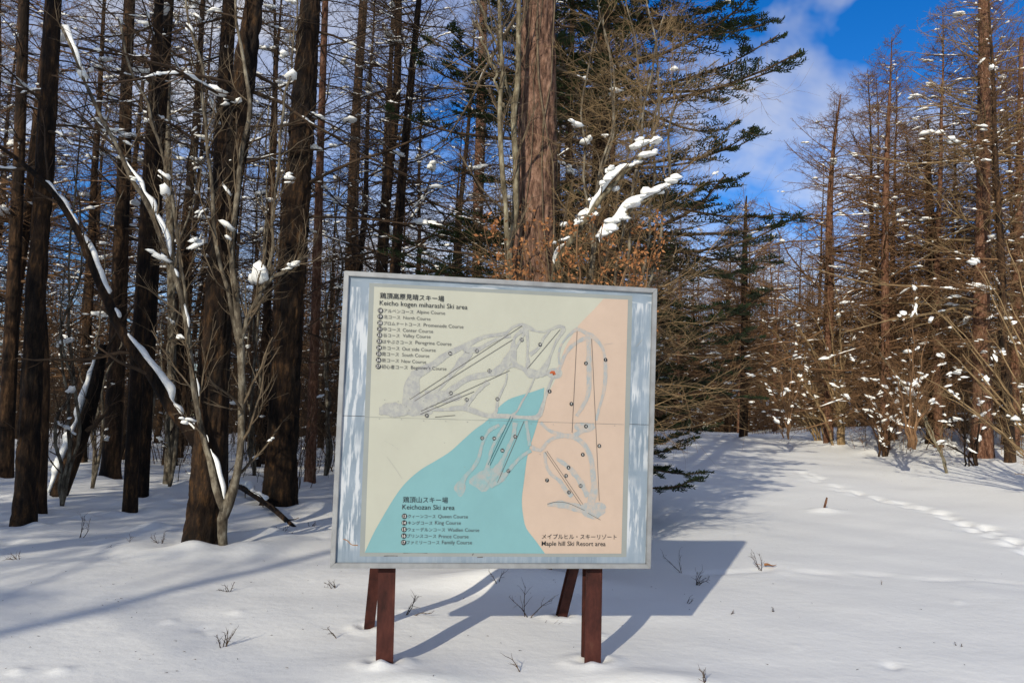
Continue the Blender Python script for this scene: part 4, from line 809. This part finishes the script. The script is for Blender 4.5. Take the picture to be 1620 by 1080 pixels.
def right_side():
    R_ = lambda px, py: float(gnd(px, py)[1])
    rng = np.random.default_rng(50)
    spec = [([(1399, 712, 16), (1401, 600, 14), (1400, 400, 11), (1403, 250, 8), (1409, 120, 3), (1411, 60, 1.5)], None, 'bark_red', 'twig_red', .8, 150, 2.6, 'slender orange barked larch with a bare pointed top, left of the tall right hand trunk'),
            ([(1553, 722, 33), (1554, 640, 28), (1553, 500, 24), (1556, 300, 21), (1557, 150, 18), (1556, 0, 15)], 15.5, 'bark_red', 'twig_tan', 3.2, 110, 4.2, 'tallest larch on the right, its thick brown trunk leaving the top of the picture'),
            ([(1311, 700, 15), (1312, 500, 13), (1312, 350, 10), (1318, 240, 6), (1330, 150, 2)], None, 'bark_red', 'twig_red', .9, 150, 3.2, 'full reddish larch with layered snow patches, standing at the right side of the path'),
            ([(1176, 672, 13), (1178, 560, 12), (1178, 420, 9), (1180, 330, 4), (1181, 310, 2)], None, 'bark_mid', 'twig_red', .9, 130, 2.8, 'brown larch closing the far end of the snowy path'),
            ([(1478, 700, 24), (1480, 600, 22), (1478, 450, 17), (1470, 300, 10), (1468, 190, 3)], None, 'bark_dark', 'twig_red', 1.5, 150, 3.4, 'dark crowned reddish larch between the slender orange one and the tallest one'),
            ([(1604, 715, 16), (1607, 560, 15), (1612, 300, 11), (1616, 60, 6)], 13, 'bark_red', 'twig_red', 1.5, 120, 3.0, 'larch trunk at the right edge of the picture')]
    for k, (pts, H, bk, tw, z0, n, Lm, lab) in enumerate(spec):
        Y = min(R_(pts[0][0], pts[0][1]), 30); P, R = px_path(pts, Y, H)
        print('right', lab[:30], round(Y, 1))
        larch(300 + k, 0, R[1], z0, int(n * 1.1), Lm * Y / 20, bk, tw, 'larch_tree', lab, path=P, rad=R, tw=15, tt=4, snow=60, ssize=(.05, .175), dead=.85, twr=.0042, hires=False)
        WELLS.append((P[1][0], P[1][1], R[1] * 2.5, .08))
    Y = R_(1332, 704)
    shrub('bare_shrub', 'tall olive brown multi stemmed shrub at the right side of the path', (1332, 704), Y, [(1305, 470), (1285, 500), (1262, 520), (1240, 500), (1320, 440), (1345, 520), (1215, 560), (1300, 560), (1365, 560)], 8, 'twig_tan', 'twig_tan', 401, kids=(13, 7, 4))
    shrub('bare_shrub', 'low arching shrub leaning over the path, left of the tall olive brown one', (1300, 700), Y + 2, [(1130, 560), (1150, 590), (1165, 540), (1190, 500), (1215, 520), (1235, 470), (1180, 620), (1110, 600)], 6, 'twig_tan', 'twig_tan', 402, kids=(13, 7, 4))
    shrub('bare_shrub', 'brown shrub with big snow lumps at the foot of the slender orange larch', (1398, 720), R_(1398, 722), [(1350, 630), (1375, 600), (1420, 600), (1440, 570), (1340, 560), (1310, 610), (1450, 640)], 6, 'bark_mid', 'twig_red', 403, kids=(10, 6, 4), snow=7)
    shrub('bent_sapling', 'single bent sapling leaning left out of the snow, nearest on the right', (1498, 748), R_(1498, 748), [(1395, 560), (1430, 600)], 9, 'bark_pale', 'twig_tan', 404, kids=(12, 6, 4), bow=.05)
    shrub('bare_shrub', 'wide tan shrub reaching in from the right edge of the picture', (1700, 800), R_(1640, 780) - 1, [(1530, 400), (1560, 430), (1500, 500), (1480, 540), (1450, 590), (1590, 380), (1620, 400), (1520, 560), (1560, 520), (1460, 470), (1490, 620), (1600, 480), (1640, 420)], 10, 'twig_tan', 'twig_tan', 405, kids=(13, 7, 3), snow=2, bow=.08)
    shrub('bare_shrub', 'thin dark shrub under the tallest right hand larch', (1535, 735), R_(1535, 738), [(1500, 620), (1480, 650), (1560, 600), (1590, 640), (1455, 690), (1520, 590)], 6, 'bark_dark', 'twig_dark', 406, kids=(9, 5, 3), snow=5)
    shrub('bare_shrub', 'small snowy shrub behind the path, left of the tall larches', (1245, 690), 24, [(1200, 600), (1225, 560), (1260, 540), (1280, 580), (1180, 630)], 5, 'twig_red', 'twig_red', 407, kids=(12, 7, 4), snow=5)
    shrub('bare_shrub', 'reddish brown shrub right of the slender orange larch', (1440, 705), 19, [(1400, 560), (1430, 500), (1470, 520), (1500, 560), (1380, 600), (1450, 460), (1520, 600)], 7, 'twig_red', 'twig_red', 408, kids=(14, 8, 4), snow=5)

# ---------------------------------------------------------------- the forest
PROTO = {}
def forest():
    protos = []
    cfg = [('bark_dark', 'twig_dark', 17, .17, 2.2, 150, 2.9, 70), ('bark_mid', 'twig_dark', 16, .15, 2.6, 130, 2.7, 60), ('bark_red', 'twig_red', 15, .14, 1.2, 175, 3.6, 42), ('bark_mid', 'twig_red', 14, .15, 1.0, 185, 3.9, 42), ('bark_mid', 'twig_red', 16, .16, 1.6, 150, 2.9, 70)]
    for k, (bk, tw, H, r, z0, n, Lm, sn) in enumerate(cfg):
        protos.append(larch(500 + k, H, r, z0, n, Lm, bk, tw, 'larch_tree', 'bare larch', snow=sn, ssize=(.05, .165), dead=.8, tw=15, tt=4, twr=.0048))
    used = [False] * len(protos)
    rng = np.random.default_rng(2024); pts = []
    fixed = [o.location[:2] for o in C.objects if o.parent is None and 'category' in o and o['category'] == 'tree' and o not in protos]
    def ok(x, y, dmin):
        for (a, b_) in fixed:
            if math.hypot(a - x, b_ - y) < dmin * .7: return False
        return all(math.hypot(a - x, b_ - y) > dmin for a, b_ in pts)
    def place(x, y, pool, label, group, sc=None, rz=None):
        k = int(rng.choice(pool)); s = sc or rng.uniform(.8, 1.12); lean = (rng.normal() * .02, rng.normal() * .02)
        loc = (x, y, float(gz(x, y))); rz = rng.random() * 6.28 if rz is None else rz
        sz = (s, s, s * rng.uniform(.93, 1.08))
        if not used[k]:
            o = protos[k]; used[k] = True; o.location = loc; o.rotation_euler = (lean[0], lean[1], rz); o.scale = sz; o['label'] = label; o['group'] = group
        else: o = dup(protos[k], loc, rz, sz, label, group, lean)
        o['_o'] = [0, 0, 0]; pts.append((x, y)); return o
    n = 0; tries = 0
    while tries < 12000 and n < 240:
        tries += 1; y = 11.5 + 88 * rng.random() ** 1.35; x = rng.uniform(-.72, .75) * y
        px = CX + FPX * x / y
        if y < 46 and (.10 if y < 18 else .17) * y - .5 < x < .405 * y + (1.0 if y > 20 else 3): continue
        if x > 0 and y < 17.5: continue
        if x < 0 and y < 15.5 + 1.5 * rng.random(): continue
        if -.10 < x / y < .12 and y < 17: continue
        if x < .1 * y and y < 42 and 590 < px < 700 and rng.random() < .75: continue
        if not ok(x, y, 2.0 if x < .12 * y else 1.8): continue
        if x < .12 * y and y > 45 and rng.random() < .6: continue
        
        if x < .12 * y:
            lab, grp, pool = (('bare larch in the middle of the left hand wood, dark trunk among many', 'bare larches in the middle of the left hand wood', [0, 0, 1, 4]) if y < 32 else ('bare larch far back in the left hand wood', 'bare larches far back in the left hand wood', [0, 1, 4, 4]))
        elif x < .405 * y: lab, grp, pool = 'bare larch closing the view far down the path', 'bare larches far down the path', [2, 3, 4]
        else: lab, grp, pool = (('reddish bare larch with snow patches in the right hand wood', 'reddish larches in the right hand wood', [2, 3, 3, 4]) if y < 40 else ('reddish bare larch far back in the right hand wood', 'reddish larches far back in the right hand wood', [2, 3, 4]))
        s = rng.uniform(.85, 1.15) if x < .12 * y else rng.uniform(.78, 1.05)
        place(x, y, pool, lab, grp, s); n += 1
    # the wood goes on beyond the left edge of the picture and shades what is in it
    m = 0; tries = 0
    while m < 30 and tries < 3000:
        tries += 1; y = rng.uniform(-22, 16); x = rng.uniform(-26, -4); perp = x * .934 - y * .358
        if x > -.70 * max(y, 0) - 2.5 or perp > -8.3 - (1.2 if y < 0 else 0) or not ok(x, y, 2.4): continue
        place(x, y, [0, 1], 'bare larch outside the left edge of the picture', 'larches beside the photographer', rng.uniform(.85, 1.05)); m += 1
    print('larches', n)
    words = 'first second third fourth fifth sixth seventh eighth ninth tenth eleventh twelfth thirteenth fourteenth fifteenth sixteenth seventeenth eighteenth nineteenth twentieth'.split()
    words += ['twenty ' + a for a in words[:9]] + ['thirtieth'] + ['thirty ' + a for a in words[:9]] + ['fortieth'] + ['forty ' + a for a in words[:9]]
    for grp, txt in (('bare larches in the middle of the left hand wood', 'dark bare larch, %s from the left among the middle distance larches'), ('reddish larches in the right hand wood', 'reddish snow patched larch, %s from the left in the right hand wood')):
        L_ = sorted([o for o in C.objects if o.get('group') == grp], key=lambda o: proj(o.location)[0])
        for k, o in enumerate(L_[:49]): o['label'] = txt % words[k]
    for grp in ('bare larches far back in the left hand wood',):
        for o in [o for o in C.objects if o.get('group') == grp]:
            px = proj(o.location)[0]; zn = [(75, 'left of the leftmost near trunk'), (190, 'between the leftmost near trunk and mossy trunk'), (310, 'between mossy and biggest dark trunks'), (440, 'between the two biggest dark trunks'), (545, 'between large straight trunk and board'), (700, 'above the left half of the board'), (9999, 'behind the great red trunk')]
            z_ = next(t for a, t in zn if px < a); o['label'] = 'thin larch far back, seen ' + z_; o['group'] = 'far larches seen ' + z_
    for o in [o for o in C.objects if o.get('group') == 'bare larches far down the path']:
        px = proj(o.location)[0]; dd = o.location.y; z_ = ('beside the dark green fir' if px < 1100 else 'left of the end of the path' if px < 1176 else 'right of the end of the path') + (', nearer row' if dd < 50 else ', farther row')
        o['label'] = 'bare larch far down the path, ' + z_; o['group'] = 'larches far down the path, ' + z_
    for grp in ('reddish larches far back in the right hand wood',):
        for o in [o for o in C.objects if o.get('group') == grp]:
            px = proj(o.location)[0]; z_ = 'left of the slender orange larch' if px < 1400 else ('between the orange and the tallest larch' if px < 1553 else 'right of the tallest larch')
            o['label'] = 'reddish bare larch far back in the wood, ' + z_; o['group'] = 'far reddish larches ' + z_
    # trees beside and behind the photographer, whose shadows cross the snow
    def shadow_tree(px, py, back, k, s):
        p = gnd(px, py); x, y = p[0] - SH[0] * back, p[1] - SH[1] * back
        place(x, y, [k], 'bare larch outside the left edge of the picture', 'larches beside the photographer', s)
    for px, py, bk, k, s in [(60, 978, 21, 1, 1.0), (100, 860, 19, 0, 1.0), (0, 800, 8, 0, 1.0), (160, 815, 16, 1, 1.0), (60, 835, 13, 0, .9), (-200, 900, 9, 1, 1), (-500, 850, 8, 0, 1)]:
        shadow_tree(px, py, bk, k, s)

def brushes():
    """brushwood and far thin trees, too many to count: a few patches laid out again and again"""
    def patch(seed, n, rad, hmin, hmax, mt, r0, kids, spread, label, lo, smin=.0045, snow=.45):
        rng = np.random.default_rng(seed); a = rng.random(n) * 6.28; q = rad * np.sqrt(rng.random(n)); X = np.c_[q * np.cos(a), q * np.sin(a)]
        K = 7; H = rng.uniform(hmin, hmax, n); d = unit(np.c_[rng.normal(size=(n, 2)) * spread, np.ones(n)]); pts = [np.c_[X, np.full(n, -.35)]]
        for k in range(K - 1): d = unit(d + rng.normal(size=d.shape) * spread * .35); pts.append(pts[-1] + d * (H / (K - 1))[:, None])
        P = np.stack(pts, 1); R = (r0 * H / 2.5)[:, None] * np.linspace(1, .25, K); g = G(); tube(g, P, R, 4)
        Q, RQ, _ = spawn(rng, P, R, kids[0], lo, 1, lambda t, L, u: np.minimum(L, 6) * (.12 + .28 * u) * (1.15 - .6 * t), .85, 4, .45, up=.04, wob=.12, rmin=smin); tube(g, Q, RQ, 3)
        Q2, R2, _ = spawn(rng, Q, RQ, kids[1], .15, 1, lambda t, L, u: L * (.25 + .35 * u), .7, 2, .7, up=.02, wob=.12, rmin=smin * .85); tube(g, Q2, R2, 3)
        gS = G(); m = int(n * snow); k = rng.integers(0, len(Q), m); kk = rng.integers(1, 3, m); blobs(gS, rng, Q[k, kk], unit(Q[k, kk] - Q[k, kk - 1]), rng.uniform(.02, .08, m), .6, 1.4)
        o = obj('brushwood', g, M[mt]); tag(o, label, None, None, 'stuff'); s_ = obj('snow_load', gS, M['snow'], o); s_['kind'] = 'stuff'; return o
    def lay(ps, rng, n, f, name=None):
        used = set(); c = 0
        while c < n:
            x, y = f(rng)
            o = ps[int(rng.integers(0, len(ps)))]; loc = (x, y, float(gz(x, y))); rz = rng.random() * 6.28; sc = rng.uniform(.8, 1.2)
            if o.name in used:
                r = o.copy(); C.objects.link(r); q_ = o.children[0].copy(); C.objects.link(q_); q_.parent = r; o = r
            else: used.add(o.name)
            o.location = loc; o.rotation_euler = (0, 0, rz); o.scale = (sc,) * 3; c += 1
    rng = np.random.default_rng(91)
    A = [patch(61 + k, 60, 3.2, 1.4, 4.6, 'twig_dark', .009, (9, 5), .22, 'tangle of thin bare brown saplings between the trunks', .2) for k in range(2)]
    Bq = [patch(65 + k, 60, 3.2, 1.0, 3.8, 'twig_red', .008, (9, 5), .26, 'tangle of reddish bare saplings under the larches', .2) for k in range(2)]
    D = [patch(69 + k, 22, 5.0, 8.0, 14.0, 'twig_red' if k else 'twig_dark', .018, (40, 6), .03, 'far wood of thin bare trees reading as one brown mass', .12, .008, 2.2) for k in range(2)]
    def fa(r):
        while True:
            y = 17 + 60 * r.random() ** .8; x = r.uniform(-.74, .12) * y
            if not (x / y > -.02 and y < 19): return x, y
    lay(A, rng, 58, fa)
    def fb(r):
        while True:
            y = 24 + 45 * r.random() ** .9; x = r.uniform(.1, .78) * y
            if x < .43 * y and y < 40: continue
            return x, y
    lay(Bq, rng, 52, fb)
    def fd(r):
        y = r.uniform(58, 100); return r.uniform(-.75, .8) * y, y
    lay(D, rng, 60, fd)

# ---------------------------------------------------------------- small things on the snow
def small_things():
    rng = np.random.default_rng(4)
    def twiglet(px, py, h_px, lab, n=3, a0=0.0, spread=.5, mt='twig_dark', up=.1):
        p = gnd(px, py); D = p[1]; H = h_px / FPX * D; g = G()
        for k in range(n):
            a = a0 + rng.normal() * spread; d = unit(np.array([sin(a), rng.normal() * .3, max(cos(a), .12)])); q = [p + np.array([rng.normal() * .01, rng.normal() * .01, -.03])]
            for s in range(6): d = unit(d + rng.normal(size=3) * .16); q.append(q[-1] + d * (H * 1.1 * rng.uniform(.6, 1) / 6 + .005))
            P = np.array(q)[None]; R = (np.linspace(1, .4, 7) * .0042)[None]; tube(g, P, R, 5)
            Q, RQ, _ = spawn(rng, P, R, 5, .25, 1, lambda t, L, u: L * (.15 + .3 * u), .7, 4, .7, up=.03, wob=.2, rmin=.0018); tube(g, Q, RQ, 4)
        solo('snow_twig', g, M[mt], lab, 'twig', (p[0], p[1], p[2]))
    T = [(833, 976, 50, 'forked dark twig in the board shadow, left of the right rear leg', 3, .1, .3), (845, 985, 35, 'small twig lying beside the forked one near the board shadow edge', 2, 1.2, .3), (1080, 905, 38, 'upright twig in the board shadow right of the board', 2, -.1, .2),
         (1100, 925, 26, 'low bushy twig cluster at the right end of the board shadow', 6, 0, .9), (1080, 955, 18, 'short twig low in the board shadow', 2, .9, .2), (640, 972, 40, 'curved twigs between the two left legs and the shadow', 3, .5, .3),
         (830, 1064, 34, 'leaning twig in the very front between the legs', 2, -.9, .1), (1118, 1079, 26, 'twig at the bottom edge of the picture right of the board', 2, -.1, .3), (535, 1008, 30, 'single curved stalk left of the front left leg', 1, -.7, .1),
         (362, 935, 16, 'low twigs on the snow left of the board, farther pair', 5, .2, 1.0), (352, 1022, 32, 'small fan of twigs on the lit snow at the lower left', 4, 0, .4), (785, 922, 26, 'faint twig under the middle of the board', 2, 0, .3),
         (530, 930, 18, 'low twig by the lower left corner of the board', 4, -.3, .9), (127, 850, 42, 'thin upright twig in the left shade', 3, .3, .3), (208, 860, 36, 'slender twig in the shade below the touching pair', 1, -.1, .2), (255, 860, 22, 'short twigs left of the biggest dark trunk', 4, 0, .7),
         (30, 885, 16, 'low dark twigs at the left edge', 5, -.3, 1.0), (165, 868, 12, 'dark twig stub in the left shade', 3, .9, .3), (444, 845, 18, 'dark twigs right of the fallen branch', 4, .2, .6), (492, 832, 10, 'tiny twigs far right of the fallen branch', 4, .6, .6),
         (1204, 900, 30, 'pale thin twigs by the dead leaf', 3, -.1, .3), (1155, 970, 8, 'tiny twig right of the board shadow', 2, .9, .2), (1215, 966, 8, 'tiny twig on lit snow, right of the smallest one', 2, 1.1, .2), (1395, 925, 8, 'faint grass stalk among the tracks', 1, .2, .2), (1512, 1020, 9, 'grass stalk at the lower right', 2, -.3, .3)]
    for t in T: twiglet(*t)
    g = G(); n = 420; lit = []
    while len(lit) < n:
        px_, py_ = rng.uniform(0, 1620), 690 + 380 * rng.random() ** 2.2
        if rng.random() < (.9 if px_ < 520 or py_ < 760 else .35): lit.append(gnd(px_, py_))
    lit = np.array(lit); lit[:, 2] += .004; dr = unit(rng.normal(size=(n, 3)) * [1, 1, .15]); ln_ = rng.uniform(.008, .03, n)[:, None]
    tube(g, np.stack([lit, lit + dr * ln_ + [0, 0, .002]], 1), np.tile([[.0022, .0012]], (n, 1)), 3)
    o = obj('needle_litter', g, M['twig_dark']); tag(o, 'specks of fallen needles and bark scattered on the snow', None, None, 'stuff')
    # short brown stake
    p = gnd(1304, 808); g = G(); tube(g, np.array([[p + [-.03, 0, -.1], p + [0, 0, .05], p + [.03, 0, .16], p + [.05, 0, .24]]]), np.array([[.018, .02, .022, .014]]), 8, True)
    solo('broken_stub', g, M['bark_red'], 'short reddish broken stub poking from the open snow on the right', 'stub', p)
    MOUNDS.append((p[0], p[1], .26, .16, .07, 0))
    # dead leaf
    p = gnd(1219, 897); g = G(); n = 9
    V, F = [], []
    for i in range(n):
        s = i / (n - 1); wd = .03 * math.sin(pi * min(1, s * 1.02 + .02)) ** .7
        for j in (-1, -.5, 0, .5, 1): V.append(p + [-.07 + .14 * s, j * wd, .012 + .03 * abs(j) * (1 - s) + .03 * (sin(s * 7) * .5 + .5) * s])
    F = [[i * 5 + j, i * 5 + j + 1, (i + 1) * 5 + j + 1, (i + 1) * 5 + j] for i in range(n - 1) for j in range(4)]
    g.add(V, F); tube(g, np.array([[p + [-.10, 0, .02], p + [-.13, 0, .03], p + [-.16, .01, .025]]]), np.array([[.003, .003, .002]]), 5)
    solo('dead_leaf', g, M['leaf_brown'], 'curled red brown dead leaf lying on the snow right of the board shadow', 'leaf', p)
    # fallen branch with snow
    Q = [gnd(350, 768), gnd(388, 789), gnd(425, 812), gnd(467, 833)]
    Pp = np.array([Q[0] + [0, .6, .05], Q[1] + [0, 0, .16], Q[2] + [0, 0, .12], Q[3] + [0, 0, -.02]]); g = G(); R = np.array([.05, .06, .05, .03])
    root = thing('fallen_branch', 'dark fallen branch lying in the snow between the two biggest trunks', 'branch', Q[2]); tube(g, cat(Pp, 20)[None], np.interp(np.linspace(0, 1, 20), [0, .33, .66, 1], R)[None], 10, True); obj('limb', g, M['bark_dark'], root)
    gB = G(); a, b_, _ = spawn(rng, cat(Pp, 20)[None], np.full((1, 20), .03), 7, .2, 1, lambda t, L, u: .2 + .4 * u, .8, 5, .4, wob=.2); tube(gB, a, b_, 4); o = obj('side_twig', gB, M['twig_dark'], root); o['kind'] = 'stuff'
    gS = G(); qq = cat(np.c_[Pp, R], 40)[8:30]; snowcap(gS, rng, qq[:, :3], qq[:, 3], 2.2, .15); obj('snow_cap', gS, M['snow'], root)
    # stump at the left side of the board
    p = gnd(528, 790); g = G(); trunk_mesh(g, np.array([p + [.25, 0, -.3], p + [.22, 0, .1], p + [.2, 0, .5], p + [.19, 0, .85]]), np.array([.2, .17, .15, .15]), 77, 24, .02)
    root = thing('tree_stump', 'dark tree stump half hidden by the left edge of the map board', 'stump', p); obj('trunk', g, M['bark_dark'], root)
    gS = G(); blobs(gS, rng, np.array([p + [.19, 0, .86]]), np.array([[1.0, 0, 0]]), np.array([.19]), .6, 1.1); obj('snow_cap', gS, M['snow'], root)

import time
T0 = time.time()
build_sign(); print('sign', time.time() - T0)
near_trees(); print('near', time.time() - T0)
saplings(); print('sap', time.time() - T0)
fir(71, (1.35, 13.0), 17, 3.6, 'large dark green fir whose branches spread both sides of the great red trunk', z0=.6, n=290, r=.2, snow=110)
right_side(); print('right', time.time() - T0)
forest(); brushes(); print('forest', time.time() - T0)
small_things()
build_ground(); print('ground', time.time() - T0)
for o in C.objects:
    if '_o' in o: del o['_o']
print('tris', sum(len(m_.loops) - 2 * len(m_.polygons) for m_ in bpy.data.meshes) / 1e6)
